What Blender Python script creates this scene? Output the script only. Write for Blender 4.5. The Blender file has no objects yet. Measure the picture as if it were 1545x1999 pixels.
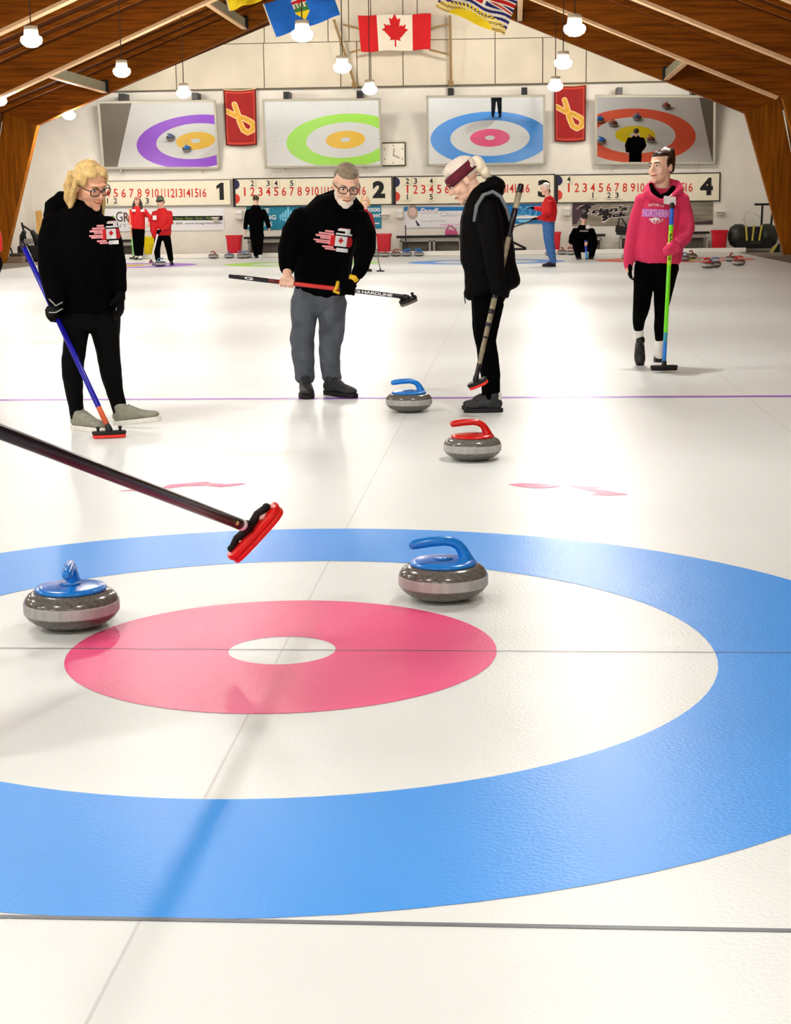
import bpy, bmesh, math, random
from mathutils import Vector, Matrix, noise
from mathutils.bvhtree import BVHTree
random.seed(7)
C = bpy.context.scene
COL = C.collection
V = Vector
PI = math.pi

# ------------------------------------------------------------------ camera, world, exposure
FPX, PITCH, YAW, ROLL = 3254.81, 0.179590, 0.072649, -0.013043
CAM = V((0.6607, -4.5626, 1.2304))
PW, PH = 1545, 1999


def cam_axes():
    f = V((0, math.cos(PITCH), -math.sin(PITCH)))
    u = V((0, math.sin(PITCH), math.cos(PITCH)))
    x = V((1, 0, 0))
    rz = Matrix.Rotation(YAW, 3, 'Z')
    f, u, x = rz @ f, rz @ u, rz @ x
    c, s = math.cos(ROLL), math.sin(ROLL)
    return c * x + s * u, -s * x + c * u, f


CX, CU, CF = cam_axes()
cam = bpy.data.objects.new('camera', bpy.data.cameras.new('camera'))
COL.objects.link(cam)
m = Matrix((CX, CU, -CF)).transposed().to_4x4()
m.translation = CAM
cam.matrix_world = m
cam.data.sensor_fit = 'VERTICAL'
cam.data.sensor_height = 36
cam.data.lens = 36 * FPX / PH
cam.data.clip_end = 200
C.camera = cam

world = bpy.data.worlds.new('world')
C.world = world
world.use_nodes = True
world.node_tree.nodes['Background'].inputs[0].default_value = (0.9, 0.93, 1, 1)
world.node_tree.nodes['Background'].inputs[1].default_value = 0.3
C.view_settings.view_transform = 'Standard'
C.view_settings.look = 'None'
C.view_settings.gamma = 1
C.view_settings.exposure = 1.12
LAMP = 85.0          # emission of the lamp globes
LAMP_DOWN = 15.0     # watts of the reflector disc inside each lamp
ADDED_STRIP = 125.0         # emission of the added strip lights that brighten the back wall
C.cycles.use_denoising = True
C.cycles.max_bounces = 8
C.cycles.sample_clamp_indirect = 4


def ray(px, py):
    return CF * FPX + CX * (px - PW / 2) - CU * (py - PH / 2)


def W(px, py, y):                    # the point of the hall seen at a pixel of the photograph, on the upright plane Y = y
    d = ray(px, py)
    return CAM + d * ((y - CAM.y) / d.y)


def G(px, py, z=0.0):                # the same on the level plane Z = z
    d = ray(px, py)
    return CAM + d * ((z - CAM.z) / d.z)


def px_size(y, x=0.0):               # metres per pixel at depth y
    return ((y - CAM.y) * math.cos(YAW) - (x - CAM.x) * math.sin(-YAW) * -1) / FPX


# ------------------------------------------------------------------ materials
def lin(h):
    h = h.lstrip('#')
    o = []
    for i in (0, 2, 4):
        c = int(h[i:i + 2], 16) / 255
        o.append(c / 12.92 if c <= .04045 else ((c + .055) / 1.055) ** 2.4)
    return tuple(o)


MATS = {}


def mat(name, hexc, rough=.6, metal=0., spec=.4, var=.08, scale=30., bump=0., bscale=80., emit=None, coat=0., alpha=None, stretch=None):
    if name in MATS:
        return MATS[name]
    mt = bpy.data.materials.new(name)
    mt.use_nodes = True
    nt = mt.node_tree
    b = nt.nodes['Principled BSDF']
    c = lin(hexc) if isinstance(hexc, str) else hexc
    tc = nt.nodes.new('ShaderNodeTexCoord')
    src = tc.outputs['Object']
    if stretch:
        mp = nt.nodes.new('ShaderNodeMapping')
        mp.inputs['Scale'].default_value = stretch
        nt.links.new(src, mp.inputs['Vector'])
        src = mp.outputs[0]
    if var > 0:
        n = nt.nodes.new('ShaderNodeTexNoise')
        n.inputs['Scale'].default_value = scale
        n.inputs['Detail'].default_value = 4
        r = nt.nodes.new('ShaderNodeValToRGB')
        r.color_ramp.elements[0].position = .3
        r.color_ramp.elements[1].position = .7
        r.color_ramp.elements[0].color = (*[max(0, k * (1 - var)) for k in c], 1)
        r.color_ramp.elements[1].color = (*[min(1, k * (1 + var)) for k in c], 1)
        nt.links.new(src, n.inputs['Vector'])
        nt.links.new(n.outputs['Fac'], r.inputs[0])
        nt.links.new(r.outputs[0], b.inputs['Base Color'])
    else:
        b.inputs['Base Color'].default_value = (*c, 1)
    b.inputs['Roughness'].default_value = rough
    b.inputs['Metallic'].default_value = metal
    b.inputs['Specular IOR Level'].default_value = spec
    b.inputs['Coat Weight'].default_value = coat
    if emit:
        b.inputs['Emission Color'].default_value = (*lin(emit[0]), 1)
        b.inputs['Emission Strength'].default_value = emit[1]
    if alpha is not None:
        b.inputs['Transmission Weight'].default_value = alpha
    if bump:
        n2 = nt.nodes.new('ShaderNodeTexNoise')
        n2.inputs['Scale'].default_value = bscale
        n2.inputs['Detail'].default_value = 3
        bp = nt.nodes.new('ShaderNodeBump')
        bp.inputs['Strength'].default_value = bump
        bp.inputs['Distance'].default_value = .01
        nt.links.new(src, n2.inputs['Vector'])
        nt.links.new(n2.outputs['Fac'], bp.inputs['Height'])
        nt.links.new(bp.outputs[0], b.inputs['Normal'])
    MATS[name] = mt
    return mt


ICE = dict(rough=.34, spec=.20, var=.02, scale=1.3, bump=.12, bscale=90.)
M_ice = mat('ice white', (.775, .82, .80), **ICE)
M_blue = mat('ice blue', '#3f9bf2', **ICE)
M_pink = mat('ice pink', '#f0588c', **ICE)
M_purple = mat('ice purple', '#9a4fe0', **ICE)
M_green = mat('ice green', '#a6ee4c', **ICE)
M_yellow = mat('ice yellow', '#f4c93a', **ICE)
M_red_ice = mat('ice red', '#f4694a', **ICE)
M_yel2 = mat('ice bright yellow', '#f2df1c', **ICE)
M_hog = mat('ice hog line', '#8f55c4', **ICE)
M_line = mat('ice thin line', '#cfd2d0', **ICE)
M_back = mat('ice back line', '#70747a', **ICE)
M_walk = mat('walkway carpet', '#7d776a', rough=.9, var=.12, scale=40, bump=.2)
M_block = mat('painted block wall', '#e9e5da', rough=.8, var=.05, scale=2., bump=.15, bscale=12)
M_panel = mat('cream wall panel', '#dcd3bd', rough=.75, var=.07, scale=1.2)
M_seam = mat('dark panel seam', '#6b6455', rough=.9)
M_white = mat('white paint', '#efece4', rough=.6, var=.03, scale=5)
M_wood = mat('glulam timber', '#8a4a0c', rough=.8, spec=.12, var=.42, scale=3.0, stretch=(.35, 6, 6), bump=.15, bscale=6)
M_wood2 = mat('glulam leg timber', '#97580c', rough=.75, spec=.12, var=.35, scale=3.0, stretch=(6, 6, .35), bump=.15, bscale=6)
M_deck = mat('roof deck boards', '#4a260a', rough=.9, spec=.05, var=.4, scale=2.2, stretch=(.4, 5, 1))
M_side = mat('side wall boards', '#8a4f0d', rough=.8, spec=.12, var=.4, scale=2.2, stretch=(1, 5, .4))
M_paleedge = mat('pale edge strip', '#f0c594', rough=.5, var=.1, scale=8)
M_strut = mat('grey green strut', '#a8a386', rough=.6, var=.12, scale=6)
M_black = mat('black metal', '#0b0b0c', rough=.45, var=.1)
M_blackrub = mat('black rubber', '#0a0a0a', rough=.7)
M_grey = mat('grey metal', '#8b8a86', rough=.45, metal=.3)
M_lamp = mat('lamp globe', '#ffffff', var=0, emit=('#fffaf2', LAMP))
M_lampcap = mat('lamp cap', '#f2e9d0', rough=.5)
M_cable = mat('lamp cable', '#3a2a18', rough=.7)
M_mirror = mat('mirror glass', (.985, .99, .985), rough=.0, metal=1., var=0)
M_frame = mat('mirror frame', '#b9b6a6', rough=.5, var=.06)
M_cream = mat('scoreboard cream', '#efe8cf', rough=.6, var=.03, scale=4)
M_rednum = mat('red numeral paint', '#d02a1c', rough=.6)
M_blacknum = mat('black numeral paint', '#070707', rough=.6)
M_navy = mat('navy disc paint', '#1e1f4e', rough=.6)
M_reddisc = mat('red disc paint', '#d8412c', rough=.6)


# ------------------------------------------------------------------ mesh helpers
class MB:
    """collects faces of one mesh; verts in world coordinates"""

    def __init__(s):
        s.v, s.f, s.m = [], [], []

    def add(s, vs, fs, mi=0):
        o = len(s.v)
        s.v += [V(p) for p in vs]
        s.f += [tuple(i + o for i in q) for q in fs]
        s.m += [mi] * len(fs)
        return s

    def box(s, a, b, mi=0):
        (x0, y0, z0), (x1, y1, z1) = a, b
        return s.add([(x0, y0, z0), (x1, y0, z0), (x1, y1, z0), (x0, y1, z0), (x0, y0, z1), (x1, y0, z1), (x1, y1, z1), (x0, y1, z1)],
                     [(3, 2, 1, 0), (4, 5, 6, 7), (0, 1, 5, 4), (1, 2, 6, 5), (2, 3, 7, 6), (3, 0, 4, 7)], mi)

    def hexa(s, p, mi=0):              # 8 points, 4 below then 4 above
        return s.add(p, [(3, 2, 1, 0), (4, 5, 6, 7), (0, 1, 5, 4), (1, 2, 6, 5), (2, 3, 7, 6), (3, 0, 4, 7)], mi)

    def bar(s, a, b, w, h, up=V((0, 0, 1)), mi=0):
        a, b = V(a), V(b)
        t = (b - a).normalized()
        r = t.cross(up).normalized() * (w / 2)
        u = r.cross(t).normalized() * (h / 2)
        return s.hexa([a - r - u, b - r - u, b + r - u, a + r - u, a - r + u, b - r + u, b + r + u, a + r + u], mi)

    def prism(s, poly, d, mi=0):       # polygon of 3-D points pushed along d
        n = len(poly)
        poly = [V(p) for p in poly]
        d = V(d)
        return s.add(poly + [p + d for p in poly], [tuple(range(n))[::-1], tuple(range(n, 2 * n))] +
                     [(i, (i + 1) % n, (i + 1) % n + n, i + n) for i in range(n)], mi)

    def lathe(s, prof, c=(0, 0, 0), n=32, mi=0):
        c = V(c)
        vs, fs = [], []
        for r, z in prof:
            for k in range(n):
                a = 2 * PI * k / n
                vs.append(c + V((r * math.cos(a), r * math.sin(a), z)))
        for j in range(len(prof) - 1):
            for k in range(n):
                k2 = (k + 1) % n
                fs.append((j * n + k, j * n + k2, (j + 1) * n + k2, (j + 1) * n + k))
        if prof[0][0] > 1e-6:
            fs.append(tuple(range(n))[::-1])
        if prof[-1][0] > 1e-6:
            o = (len(prof) - 1) * n
            fs.append(tuple(range(o, o + n)))
        return s.add(vs, fs, mi)

    def tube(s, pts, rad, n=10, mi=0, cap=True):
        """pts: points, rad: r or (a, b) per point; a lies along the tube's reference axis"""
        pts = [V(p) for p in pts]
        rad = [(r, r) if not isinstance(r, tuple) else r for r in rad]
        d = (pts[-1] - pts[0]).normalized() if (pts[-1] - pts[0]).length > 1e-6 else V((0, 0, 1))
        ref = V((1, 0, 0)) if abs(d.x) < .75 else V((0, 1, 0))
        if cap:
            t0, t1 = (pts[0] - pts[1]).normalized(), (pts[-1] - pts[-2]).normalized()
            r0, r1 = rad[0], rad[-1]
            k0, k1 = min(r0), min(r1)
            P = [pts[0] + t0 * k0 * .6, pts[0] + t0 * k0 * .4] + pts + [pts[-1] + t1 * k1 * .4, pts[-1] + t1 * k1 * .6]
            R = [(r0[0] * .3, r0[1] * .3), (r0[0] * .75, r0[1] * .75)] + rad + [(r1[0] * .75, r1[1] * .75), (r1[0] * .3, r1[1] * .3)]
        else:
            P, R = pts, rad
        vs = []
        L = len(P)
        for i in range(L):
            t = (P[min(i + 1, L - 1)] - P[max(i - 1, 0)]).normalized()
            u = ref - t * ref.dot(t)
            if u.length < .05:
                u = V((0, 0, 1)) - t * t.z
            u.normalize()
            w = t.cross(u)
            for k in range(n):
                a = 2 * PI * k / n
                vs.append(P[i] + u * (R[i][0] * math.cos(a)) + w * (R[i][1] * math.sin(a)))
        fs = [(i * n + k, i * n + (k + 1) % n, (i + 1) * n + (k + 1) % n, (i + 1) * n + k) for i in range(L - 1) for k in range(n)]
        fs += [tuple(range(n))[::-1], tuple(range((L - 1) * n, L * n))]
        return s.add(vs, fs, mi)

    def ell(s, c, r, rot=None, n=14, mi=0):
        c = V(c)
        rot = rot or Matrix.Identity(3)
        vs, fs = [c + rot @ V((0, 0, -r[2]))], []
        h = n // 2
        for j in range(1, h):
            a = -PI / 2 + PI * j / h
            for k in range(n):
                b = 2 * PI * k / n
                vs.append(c + rot @ V((r[0] * math.cos(a) * math.cos(b), r[1] * math.cos(a) * math.sin(b), r[2] * math.sin(a))))
        vs.append(c + rot @ V((0, 0, r[2])))
        for k in range(n):
            fs.append((0, 1 + (k + 1) % n, 1 + k))
            fs.append((len(vs) - 1, 1 + (h - 2) * n + k, 1 + (h - 2) * n + (k + 1) % n))
        for j in range(h - 2):
            for k in range(n):
                fs.append((1 + j * n + k, 1 + j * n + (k + 1) % n, 1 + (j + 1) * n + (k + 1) % n, 1 + (j + 1) * n + k))
        return s.add(vs, fs, mi)

    def build(s, name, mats, parent=None, smooth=False, bevel=0., local=False):
        me = bpy.data.meshes.new(name)
        off = V((0, 0, 0))
        if not local:
            p = parent
            while p is not None:
                off += p.location
                p = p.parent
        o = bpy.data.objects.new(name, me)
        if parent is None:             # top-level mesh: origin at the middle of its base
            lo = V((min(p.x for p in s.v), min(p.y for p in s.v), min(p.z for p in s.v)))
            hi = V((max(p.x for p in s.v), max(p.y for p in s.v), max(p.z for p in s.v)))
            off = V(((lo.x + hi.x) / 2, (lo.y + hi.y) / 2, lo.z))
            o.location = off
        me.from_pydata([p - off for p in s.v], [], s.f)
        for mt in (mats if isinstance(mats, (list, tuple)) else [mats]):
            me.materials.append(mt)
        me.polygons.foreach_set('material_index', s.m)
        if smooth:
            me.polygons.foreach_set('use_smooth', [True] * len(s.f))
        me.update()
        COL.objects.link(o)
        o.parent = parent
        if bevel:
            b = o.modifiers.new('bevel', 'BEVEL')
            b.width = bevel
            b.segments = 2
            b.limit_method = 'ANGLE'
        return o


def tag(o, label, cat, group=None):
    o['label'] = label
    o['category'] = cat
    if group:
        o['group'] = group
    return o


def thing(name, label, cat, loc, group=None, rz=0.):
    o = bpy.data.objects.new(name, None)
    COL.objects.link(o)
    o.location = loc
    o.rotation_euler = (0, 0, rz)
    o.empty_display_size = .1
    return tag(o, label, cat, group)


def struct(o):
    o['kind'] = 'structure'
    return o


def dup(root, loc, rz, label, group=None):
    r = root.copy()
    COL.objects.link(r)
    r.location = loc
    r.rotation_euler = (0, 0, rz)
    r['label'] = label
    if group:
        r['group'] = group
    for ch in root.children:
        c = ch.copy()
        COL.objects.link(c)
        c.parent = r
        for g in ch.children:
            d = g.copy()
            COL.objects.link(d)
            d.parent = c
    return r


def text2d(s, bold=0., shear=0., size=1.):
    cu = bpy.data.curves.new('t', 'FONT')
    cu.body = s
    cu.offset = bold
    cu.shear = shear
    cu.align_x = 'CENTER'
    cu.resolution_u = 3
    o = bpy.data.objects.new('t', cu)
    COL.objects.link(o)
    dg = bpy.context.evaluated_depsgraph_get()
    me = bpy.data.meshes.new_from_object(o.evaluated_get(dg))
    vs = [(v.co.x, v.co.y) for v in me.vertices]
    fs = [tuple(p.vertices) for p in me.polygons]
    bpy.data.objects.remove(o)
    bpy.data.curves.remove(cu)
    bpy.data.meshes.remove(me)
    return vs, fs


def put_text(mb, s, c, right, up, w, h, mi=0, bold=0., shear=0., fit_w=True, off=V((0, 0, 0))):
    """text s centred at c, h tall (capital height) and w wide"""
    vs, fs = text2d(s, bold, shear)
    if not vs:
        return
    x0, x1 = min(p[0] for p in vs), max(p[0] for p in vs)
    y0, y1 = min(p[1] for p in vs), max(p[1] for p in vs)
    ky = h / (y1 - y0)
    kx = w / (x1 - x0) if fit_w and w else ky
    right, up = V(right), V(up)
    mb.add([V(c) + right * ((x - (x0 + x1) / 2) * kx) + up * ((y - (y0 + y1) / 2) * ky) + off for x, y in vs], fs, mi)


def sheet(nu, nv, pos, fn, mb=None):
    """grid of cells coloured by fn(u, v) -> material index or None, at pos(u, v)"""
    mb = mb or MB()
    idx = {}

    def vid(i, j):
        if (i, j) not in idx:
            idx[(i, j)] = len(mb.v)
            mb.v.append(V(pos(i / nu, j / nv)))
        return idx[(i, j)]
    for j in range(nv):
        for i in range(nu):
            k = fn((i + .5) / nu, (j + .5) / nv)
            if k is None:
                continue
            mb.f.append((vid(i, j), vid(i + 1, j), vid(i + 1, j + 1), vid(i, j + 1)))
            mb.m.append(k)
    return mb


def in_poly(x, y, poly):
    c = False
    n = len(poly)
    j = n - 1
    for i in range(n):
        xi, yi = poly[i]
        xj, yj = poly[j]
        if (yi > y) != (yj > y) and x < (xj - xi) * (y - yi) / (yj - yi) + xi:
            c = not c
        j = i
    return c


_half = [(0, 1), (.12, .72), (.27, .78), (.2, .38), (.3, .47), (.33, .4), (.52, .5), (.46, .3), (.62, .22), (.5, .13), (.22, -.2), (.26, -.32), (.03, -.28), (.03, -.6)]
LEAF = _half + [(-x, y) for x, y in reversed(_half[1:])]


# ------------------------------------------------------------------ the setting
XC = -2.52                            # middle of the hall
YW = 41.35                            # face of the far wall
ICE_L, ICE_R = -10.95, 6.5
SHEETS = [-8.68, -4.34, 0.0, 4.34]
b = MB()
b.box((XC - 12, -10, -.3), (XC + 12, YW + .3, -.002), 9)                    # slab under all
b.add([(ICE_L, -6.5, 0), (ICE_R, -6.5, 0), (ICE_R, 40.1, 0), (ICE_L, 40.1, 0)], [(0, 1, 2, 3)], 0)


def annulus(cx, cy, r0, r1, mi, z):
    n = 96
    vs = [(cx + r * math.cos(2 * PI * k / n), cy + r * math.sin(2 * PI * k / n), z) for r in (max(r0, 1e-3), r1) for k in range(n)]
    b.add(vs, [(k, n + k, n + (k + 1) % n, (k + 1) % n) for k in range(n)], mi)


rings = [(3, 5), (4, 5), (1, 2), (6, 7)]
for sx, (o_, i_) in zip(SHEETS, rings):
    for ty in (0.0, 34.75):
        annulus(sx, ty, 1.2192, 1.8288, o_, .001)
        annulus(sx, ty, .1524, .6096, i_, .001)
        b.add([(sx - 2.17, ty - .001, .002), (sx + 2.17, ty - .001, .002), (sx + 2.17, ty + .004, .002), (sx - 2.17, ty + .004, .002)], [(0, 1, 2, 3)], 11)
for y0 in (-1.8288, 36.5788):
    b.add([(ICE_L, y0 - .007, .0015), (ICE_R, y0 - .007, .0015), (ICE_R, y0 + .007, .0015), (ICE_L, y0 + .007, .0015)], [(0, 1, 2, 3)], 11)
b.add([(ICE_L, 6.36, .001), (ICE_R, 6.36, .001), (ICE_R, 6.45, .001), (ICE_L, 6.45, .001)], [(0, 1, 2, 3)], 8)
b.add([(ICE_L, 28.3, .001), (ICE_R, 28.3, .001), (ICE_R, 28.4, .001), (ICE_L, 28.4, .001)], [(0, 1, 2, 3)], 10)
for x0 in [-6.51, -2.17, 2.17] + SHEETS:
    w_ = .0028
    b.add([(x0 - w_, -6.4, .0005), (x0 + w_, -6.4, .0005), (x0 + w_, 38.4, .0005), (x0 - w_, 38.4, .0005)], [(0, 1, 2, 3)], 10)


def smear(pxs, mi):                   # worn pink paint marks left on the ice, as closed outlines
    b.add([G(x, y, .0015) for x, y in pxs], [tuple(range(len(pxs)))], mi)


smear([(228, 959), (252, 956), (300, 955), (318, 951), (330, 946), (368, 943), (404, 940), (412, 943), (440, 945), (470, 943), (482, 944),
       (464, 947), (430, 951), (404, 947), (360, 949), (322, 954), (296, 958), (250, 958)][::-1], 2)
smear([(992, 945.5), (1020, 943), (1052, 944), (1098, 948.5), (1082, 951), (1050, 953), (1022, 951)][::-1], 2)
smear([(1112, 947.5), (1140, 949), (1176, 952), (1160, 954), (1198, 960), (1228, 965), (1190, 967), (1152, 966), (1168, 962), (1140, 955)][::-1], 2)
floor = struct(b.build('floor', [M_ice, M_blue, M_pink, M_purple, M_green, M_yellow, M_red_ice, M_yel2, M_hog, M_walk, M_line, M_back]))

# far end: bumper, walkway platform, back wall
b = MB()
b.box((ICE_L, 40.1, 0), (ICE_R + .2, 40.22, .125))
struct(b.build('trim_1', M_white, bevel=.015))
b = MB()
b.box((ICE_L, 40.22, 0), (ICE_R + .2, YW, .10))
struct(b.build('trim_2', M_walk))
LEDGE = 4.46
b = MB()
b.box((XC - 10.3, YW, 0), (XC + 10.5, YW + .3, LEDGE), 0)
b.box((XC - 10.1, YW + .06, LEDGE), (XC + 10.1, YW + .3, 8.2), 1)
b.box((XC - 9.5, YW - .05, LEDGE - .02), (XC + 9.5, YW, LEDGE + .015), 1)
seams_up = [343, 515, 665, 697, 724, 787, 967]
xs = [-12.6] + sorted([W(x, 120, YW).x for x in seams_up] + [W(1060, 120, YW).x, W(1145, 120, YW).x]) + [7.6]
for i in range(len(xs) - 1):
    b.box((xs[i] + .012, YW, LEDGE + .03), (xs[i + 1] - .012, YW + .07, 5.65), 2)
xs2 = [-12.6] + sorted(W(x, 30, YW).x for x in (343, 515, 640, 681, 724, 787, 815, 967)) + [7.6]
for i in range(len(xs2) - 1):
    b.box((xs2[i] + .012, YW, 5.67), (xs2[i + 1] - .012, YW + .07, 8.0), 2)
wall_back = struct(b.build('wall_back', [M_block, M_seam, M_panel]))
b = MB()
b.box((XC - 10.25, 37.6, 0), (XC - 10.1, YW, 4.4))
struct(b.build('wall_left', M_block))
b = MB()
b.box((XC + 10.36, 37.6, 0), (XC + 10.5, YW, 4.4))
struct(b.build('wall_right', M_block))
b = MB()
b.box((XC - 12, -10.2, 0), (XC + 12, -10, 8))
struct(b.build('wall_front', M_block))
for sg, nm in ((-1, 'wall_left_timber'), (1, 'wall_right_timber')):
    b = MB()
    n = 60
    y0, y1 = -10, 37.75
    for i in range(n):                # upright boards, each slightly proud or shy
        ya, yb = y0 + (y1 - y0) * i / n, y0 + (y1 - y0) * (i + 1) / n - .012
        dx = random.uniform(0, .015)
        xa, xb = XC + sg * (9.62 + dx), XC + sg * (10.42 + dx)
        b.hexa([(xb, ya, -.01), (xb + sg * .05, ya, -.01), (xb + sg * .05, yb, -.01), (xb, yb, -.01),
                (xa, ya, 4.0), (xa + sg * .05, ya, 4.0), (xa + sg * .05, yb, 4.0), (xa, yb, 4.0)])
    b.hexa([(XC + sg * 10.5, y0, -.01), (XC + sg * 10.6, y0, -.01), (XC + sg * 10.6, y1, -.01), (XC + sg * 10.5, y1, -.01),
            (XC + sg * 9.7, y0, 4.0), (XC + sg * 9.8, y0, 4.0), (XC + sg * 9.8, y1, 4.0), (XC + sg * 9.7, y1, 4.0)])
    struct(b.build(nm, M_side))

# roof: deck, rafters between the frames, glulam frames
KX, KZ, AZ = 8.78, 3.42, 7.02         # knee offset, knee height, apex of the bottom edge
SL = (AZ - KZ) / KX
DZ, DS = 7.42, .383                   # deck height at the ridge, its slope


def zb(x):
    return AZ - SL * abs(x)


def zd(x):
    return DZ - DS * abs(x)


b = MB()
for sg in (-1, 1):
    xe = 10.0
    b.hexa([(XC, -10, zd(0)), (XC + sg * xe, -10, zd(xe)), (XC + sg * xe, YW + .3, zd(xe)), (XC, YW + .3, zd(0)),
            (XC, -10, zd(0) + .15), (XC + sg * xe, -10, zd(xe) + .15), (XC + sg * xe, YW + .3, zd(xe) + .15), (XC, YW + .3, zd(0) + .15)])
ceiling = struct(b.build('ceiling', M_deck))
FRAMES = [37.7 - 5.76 * i for i in range(9)]
nt_ = 3
for fi, fy in enumerate(FRAMES):
    b = MB()
    for sg in (-1, 1):
        ko, kz2 = 9.6, zd(9.6)
        # rafter half
        b.prism([(XC, fy - .13, AZ), (XC + sg * KX, fy - .13, KZ), (XC + sg * ko, fy - .13, kz2), (XC, fy - .13, DZ)], (0, .26, 0), 0)
        # leg
        b.prism([(XC + sg * KX, fy - .13, KZ), (XC + sg * 9.82, fy - .13, 0), (XC + sg * 10.3, fy - .13, 0), (XC + sg * 10.42, fy - .13, .25), (XC + sg * ko, fy - .13, kz2)], (0, .26, 0), 1)
        if fi:
            b.bar((XC + sg * .02, fy, AZ - .03), (XC + sg * (KX - .1), fy, KZ + .012), .27, .06, V((0, 0, 1)), 2)  # pale strip along the rafter's bottom edge, all frames but the end one
    struct(b.build('trim_%d' % nt_, [M_wood, M_wood2, M_paleedge]))
    nt_ += 1
b = MB()
for i in range(len(FRAMES) - 1):
    for k in (1, 2, 3, 4, 5):
        y = FRAMES[i + 1] + 5.76 * k / 6
        for sg in (-1, 1):
            b.prism([(XC, y - .04, zd(0) - .095), (XC + sg * 9.6, y - .04, zd(9.6) - .095), (XC + sg * 9.6, y - .04, zd(9.6)), (XC, y - .04, zd(0))], (0, .08, 0))
for k in (1, 2):
    y = 37.7 + 1.2 * k
    for sg in (-1, 1):
        b.prism([(XC, y - .04, zd(0) - .095), (XC + sg * 9.6, y - .04, zd(9.6) - .095), (XC + sg * 9.6, y - .04, zd(9.6)), (XC, y - .04, zd(0))], (0, .08, 0))
struct(b.build('trim_%d' % nt_, M_wood))
nt_ += 1
for x in (-7.0, -3.45, 3.3, 6.85):
    b = MB()
    z = zb(x) + .04
    b.box((XC + x - .025, FRAMES[1] + .13, z), (XC + x + .025, FRAMES[0] - .13, z + .24), 0)
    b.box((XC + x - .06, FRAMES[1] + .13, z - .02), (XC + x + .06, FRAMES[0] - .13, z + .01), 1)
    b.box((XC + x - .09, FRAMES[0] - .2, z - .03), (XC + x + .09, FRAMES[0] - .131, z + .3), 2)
    struct(b.build('trim_%d' % nt_, [M_strut, M_paleedge, M_black]))
    nt_ += 1

# ------------------------------------------------------------------ pendant lamps
LY = ['far', 'second', 'third', 'fourth', 'fifth', 'sixth', 'seventh', 'eighth']


def lamp(x, fy, z, label):
    top = zb(x - XC)
    t = thing('pendant_lamp', label, 'lamp', (x, fy, z), 'pendant lamps under the roof frames')
    MB().tube([(x, fy, z + .19), (x, fy, top)], [.009, .009], 6, cap=False).build('cable', M_cable, t)
    MB().lathe([(.04, .2), (.1, .19), (.105, .06), (.09, .05)][::-1], (x, fy, z), 20).build('cap', M_lampcap, t, True)
    MB().lathe([(.01, -.115), (.08, -.103), (.14, -.06), (.16, -.01), (.148, .035), (.1, .06)], (x, fy, z), 24).build('globe', M_lamp, t, True)
    l = bpy.data.lights.new('lamp_light', 'AREA')
    l.shape = 'DISK'
    l.size = .3
    l.energy = LAMP_DOWN
    l.color = (1, .98, .95)
    lo = bpy.data.objects.new('lamp_light', l)
    COL.objects.link(lo)
    lo.parent = t
    lo.location = (0, 0, -.13)
    return t


for i in range(1, 9):
    for x, rn in ((-6.45, 'left row'), (-2.43, 'middle row'), (1.52, 'right row')):
        lamp(x, FRAMES[i], 3.76, 'glowing white pendant lamp on a long cable, %s, %s from the back wall' % (rn, {1: 'nearest', 2: 'second', 3: 'third'}.get(i, LY[i - 1])))
for i in range(0, 9):
    lamp(-10.5, FRAMES[i], 3.66, 'glowing white pendant lamp hung low beside the left timber legs, %s from the back wall' % ['nearest', 'second', 'third', 'fourth', 'fifth', 'sixth', 'seventh', 'eighth', 'ninth'][i])

# added, unseen strip lights behind the end frame that brighten the back wall
for x, lb in ((-6.4, 'far left'), (-2.6, 'left of the ridge'), (2.6, 'right of the ridge'), (6.4, 'far right')):
    z = zb(x) + .17
    yy = FRAMES[0] + .2
    t = thing('added_strip_light', 'added strip light behind the end roof frame, ' + lb, 'lamp', (XC + x, yy, z - .07), 'added strip lights before the back wall')
    d = V((math.copysign(1, x) * .6, 0, -SL * .6))
    c = V((XC + x, yy, z))
    MB().bar(c - d + V((0, -.05, 0)), c + d + V((0, -.05, 0)), .04, .12).build('housing', M_lampcap, t)
    MB().bar(c - d * .95, c + d * .95, .05, .06).build('tube', mat('added strip light tube', '#ffffff', var=0, emit=('#fffaf0', ADDED_STRIP)), t)

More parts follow.
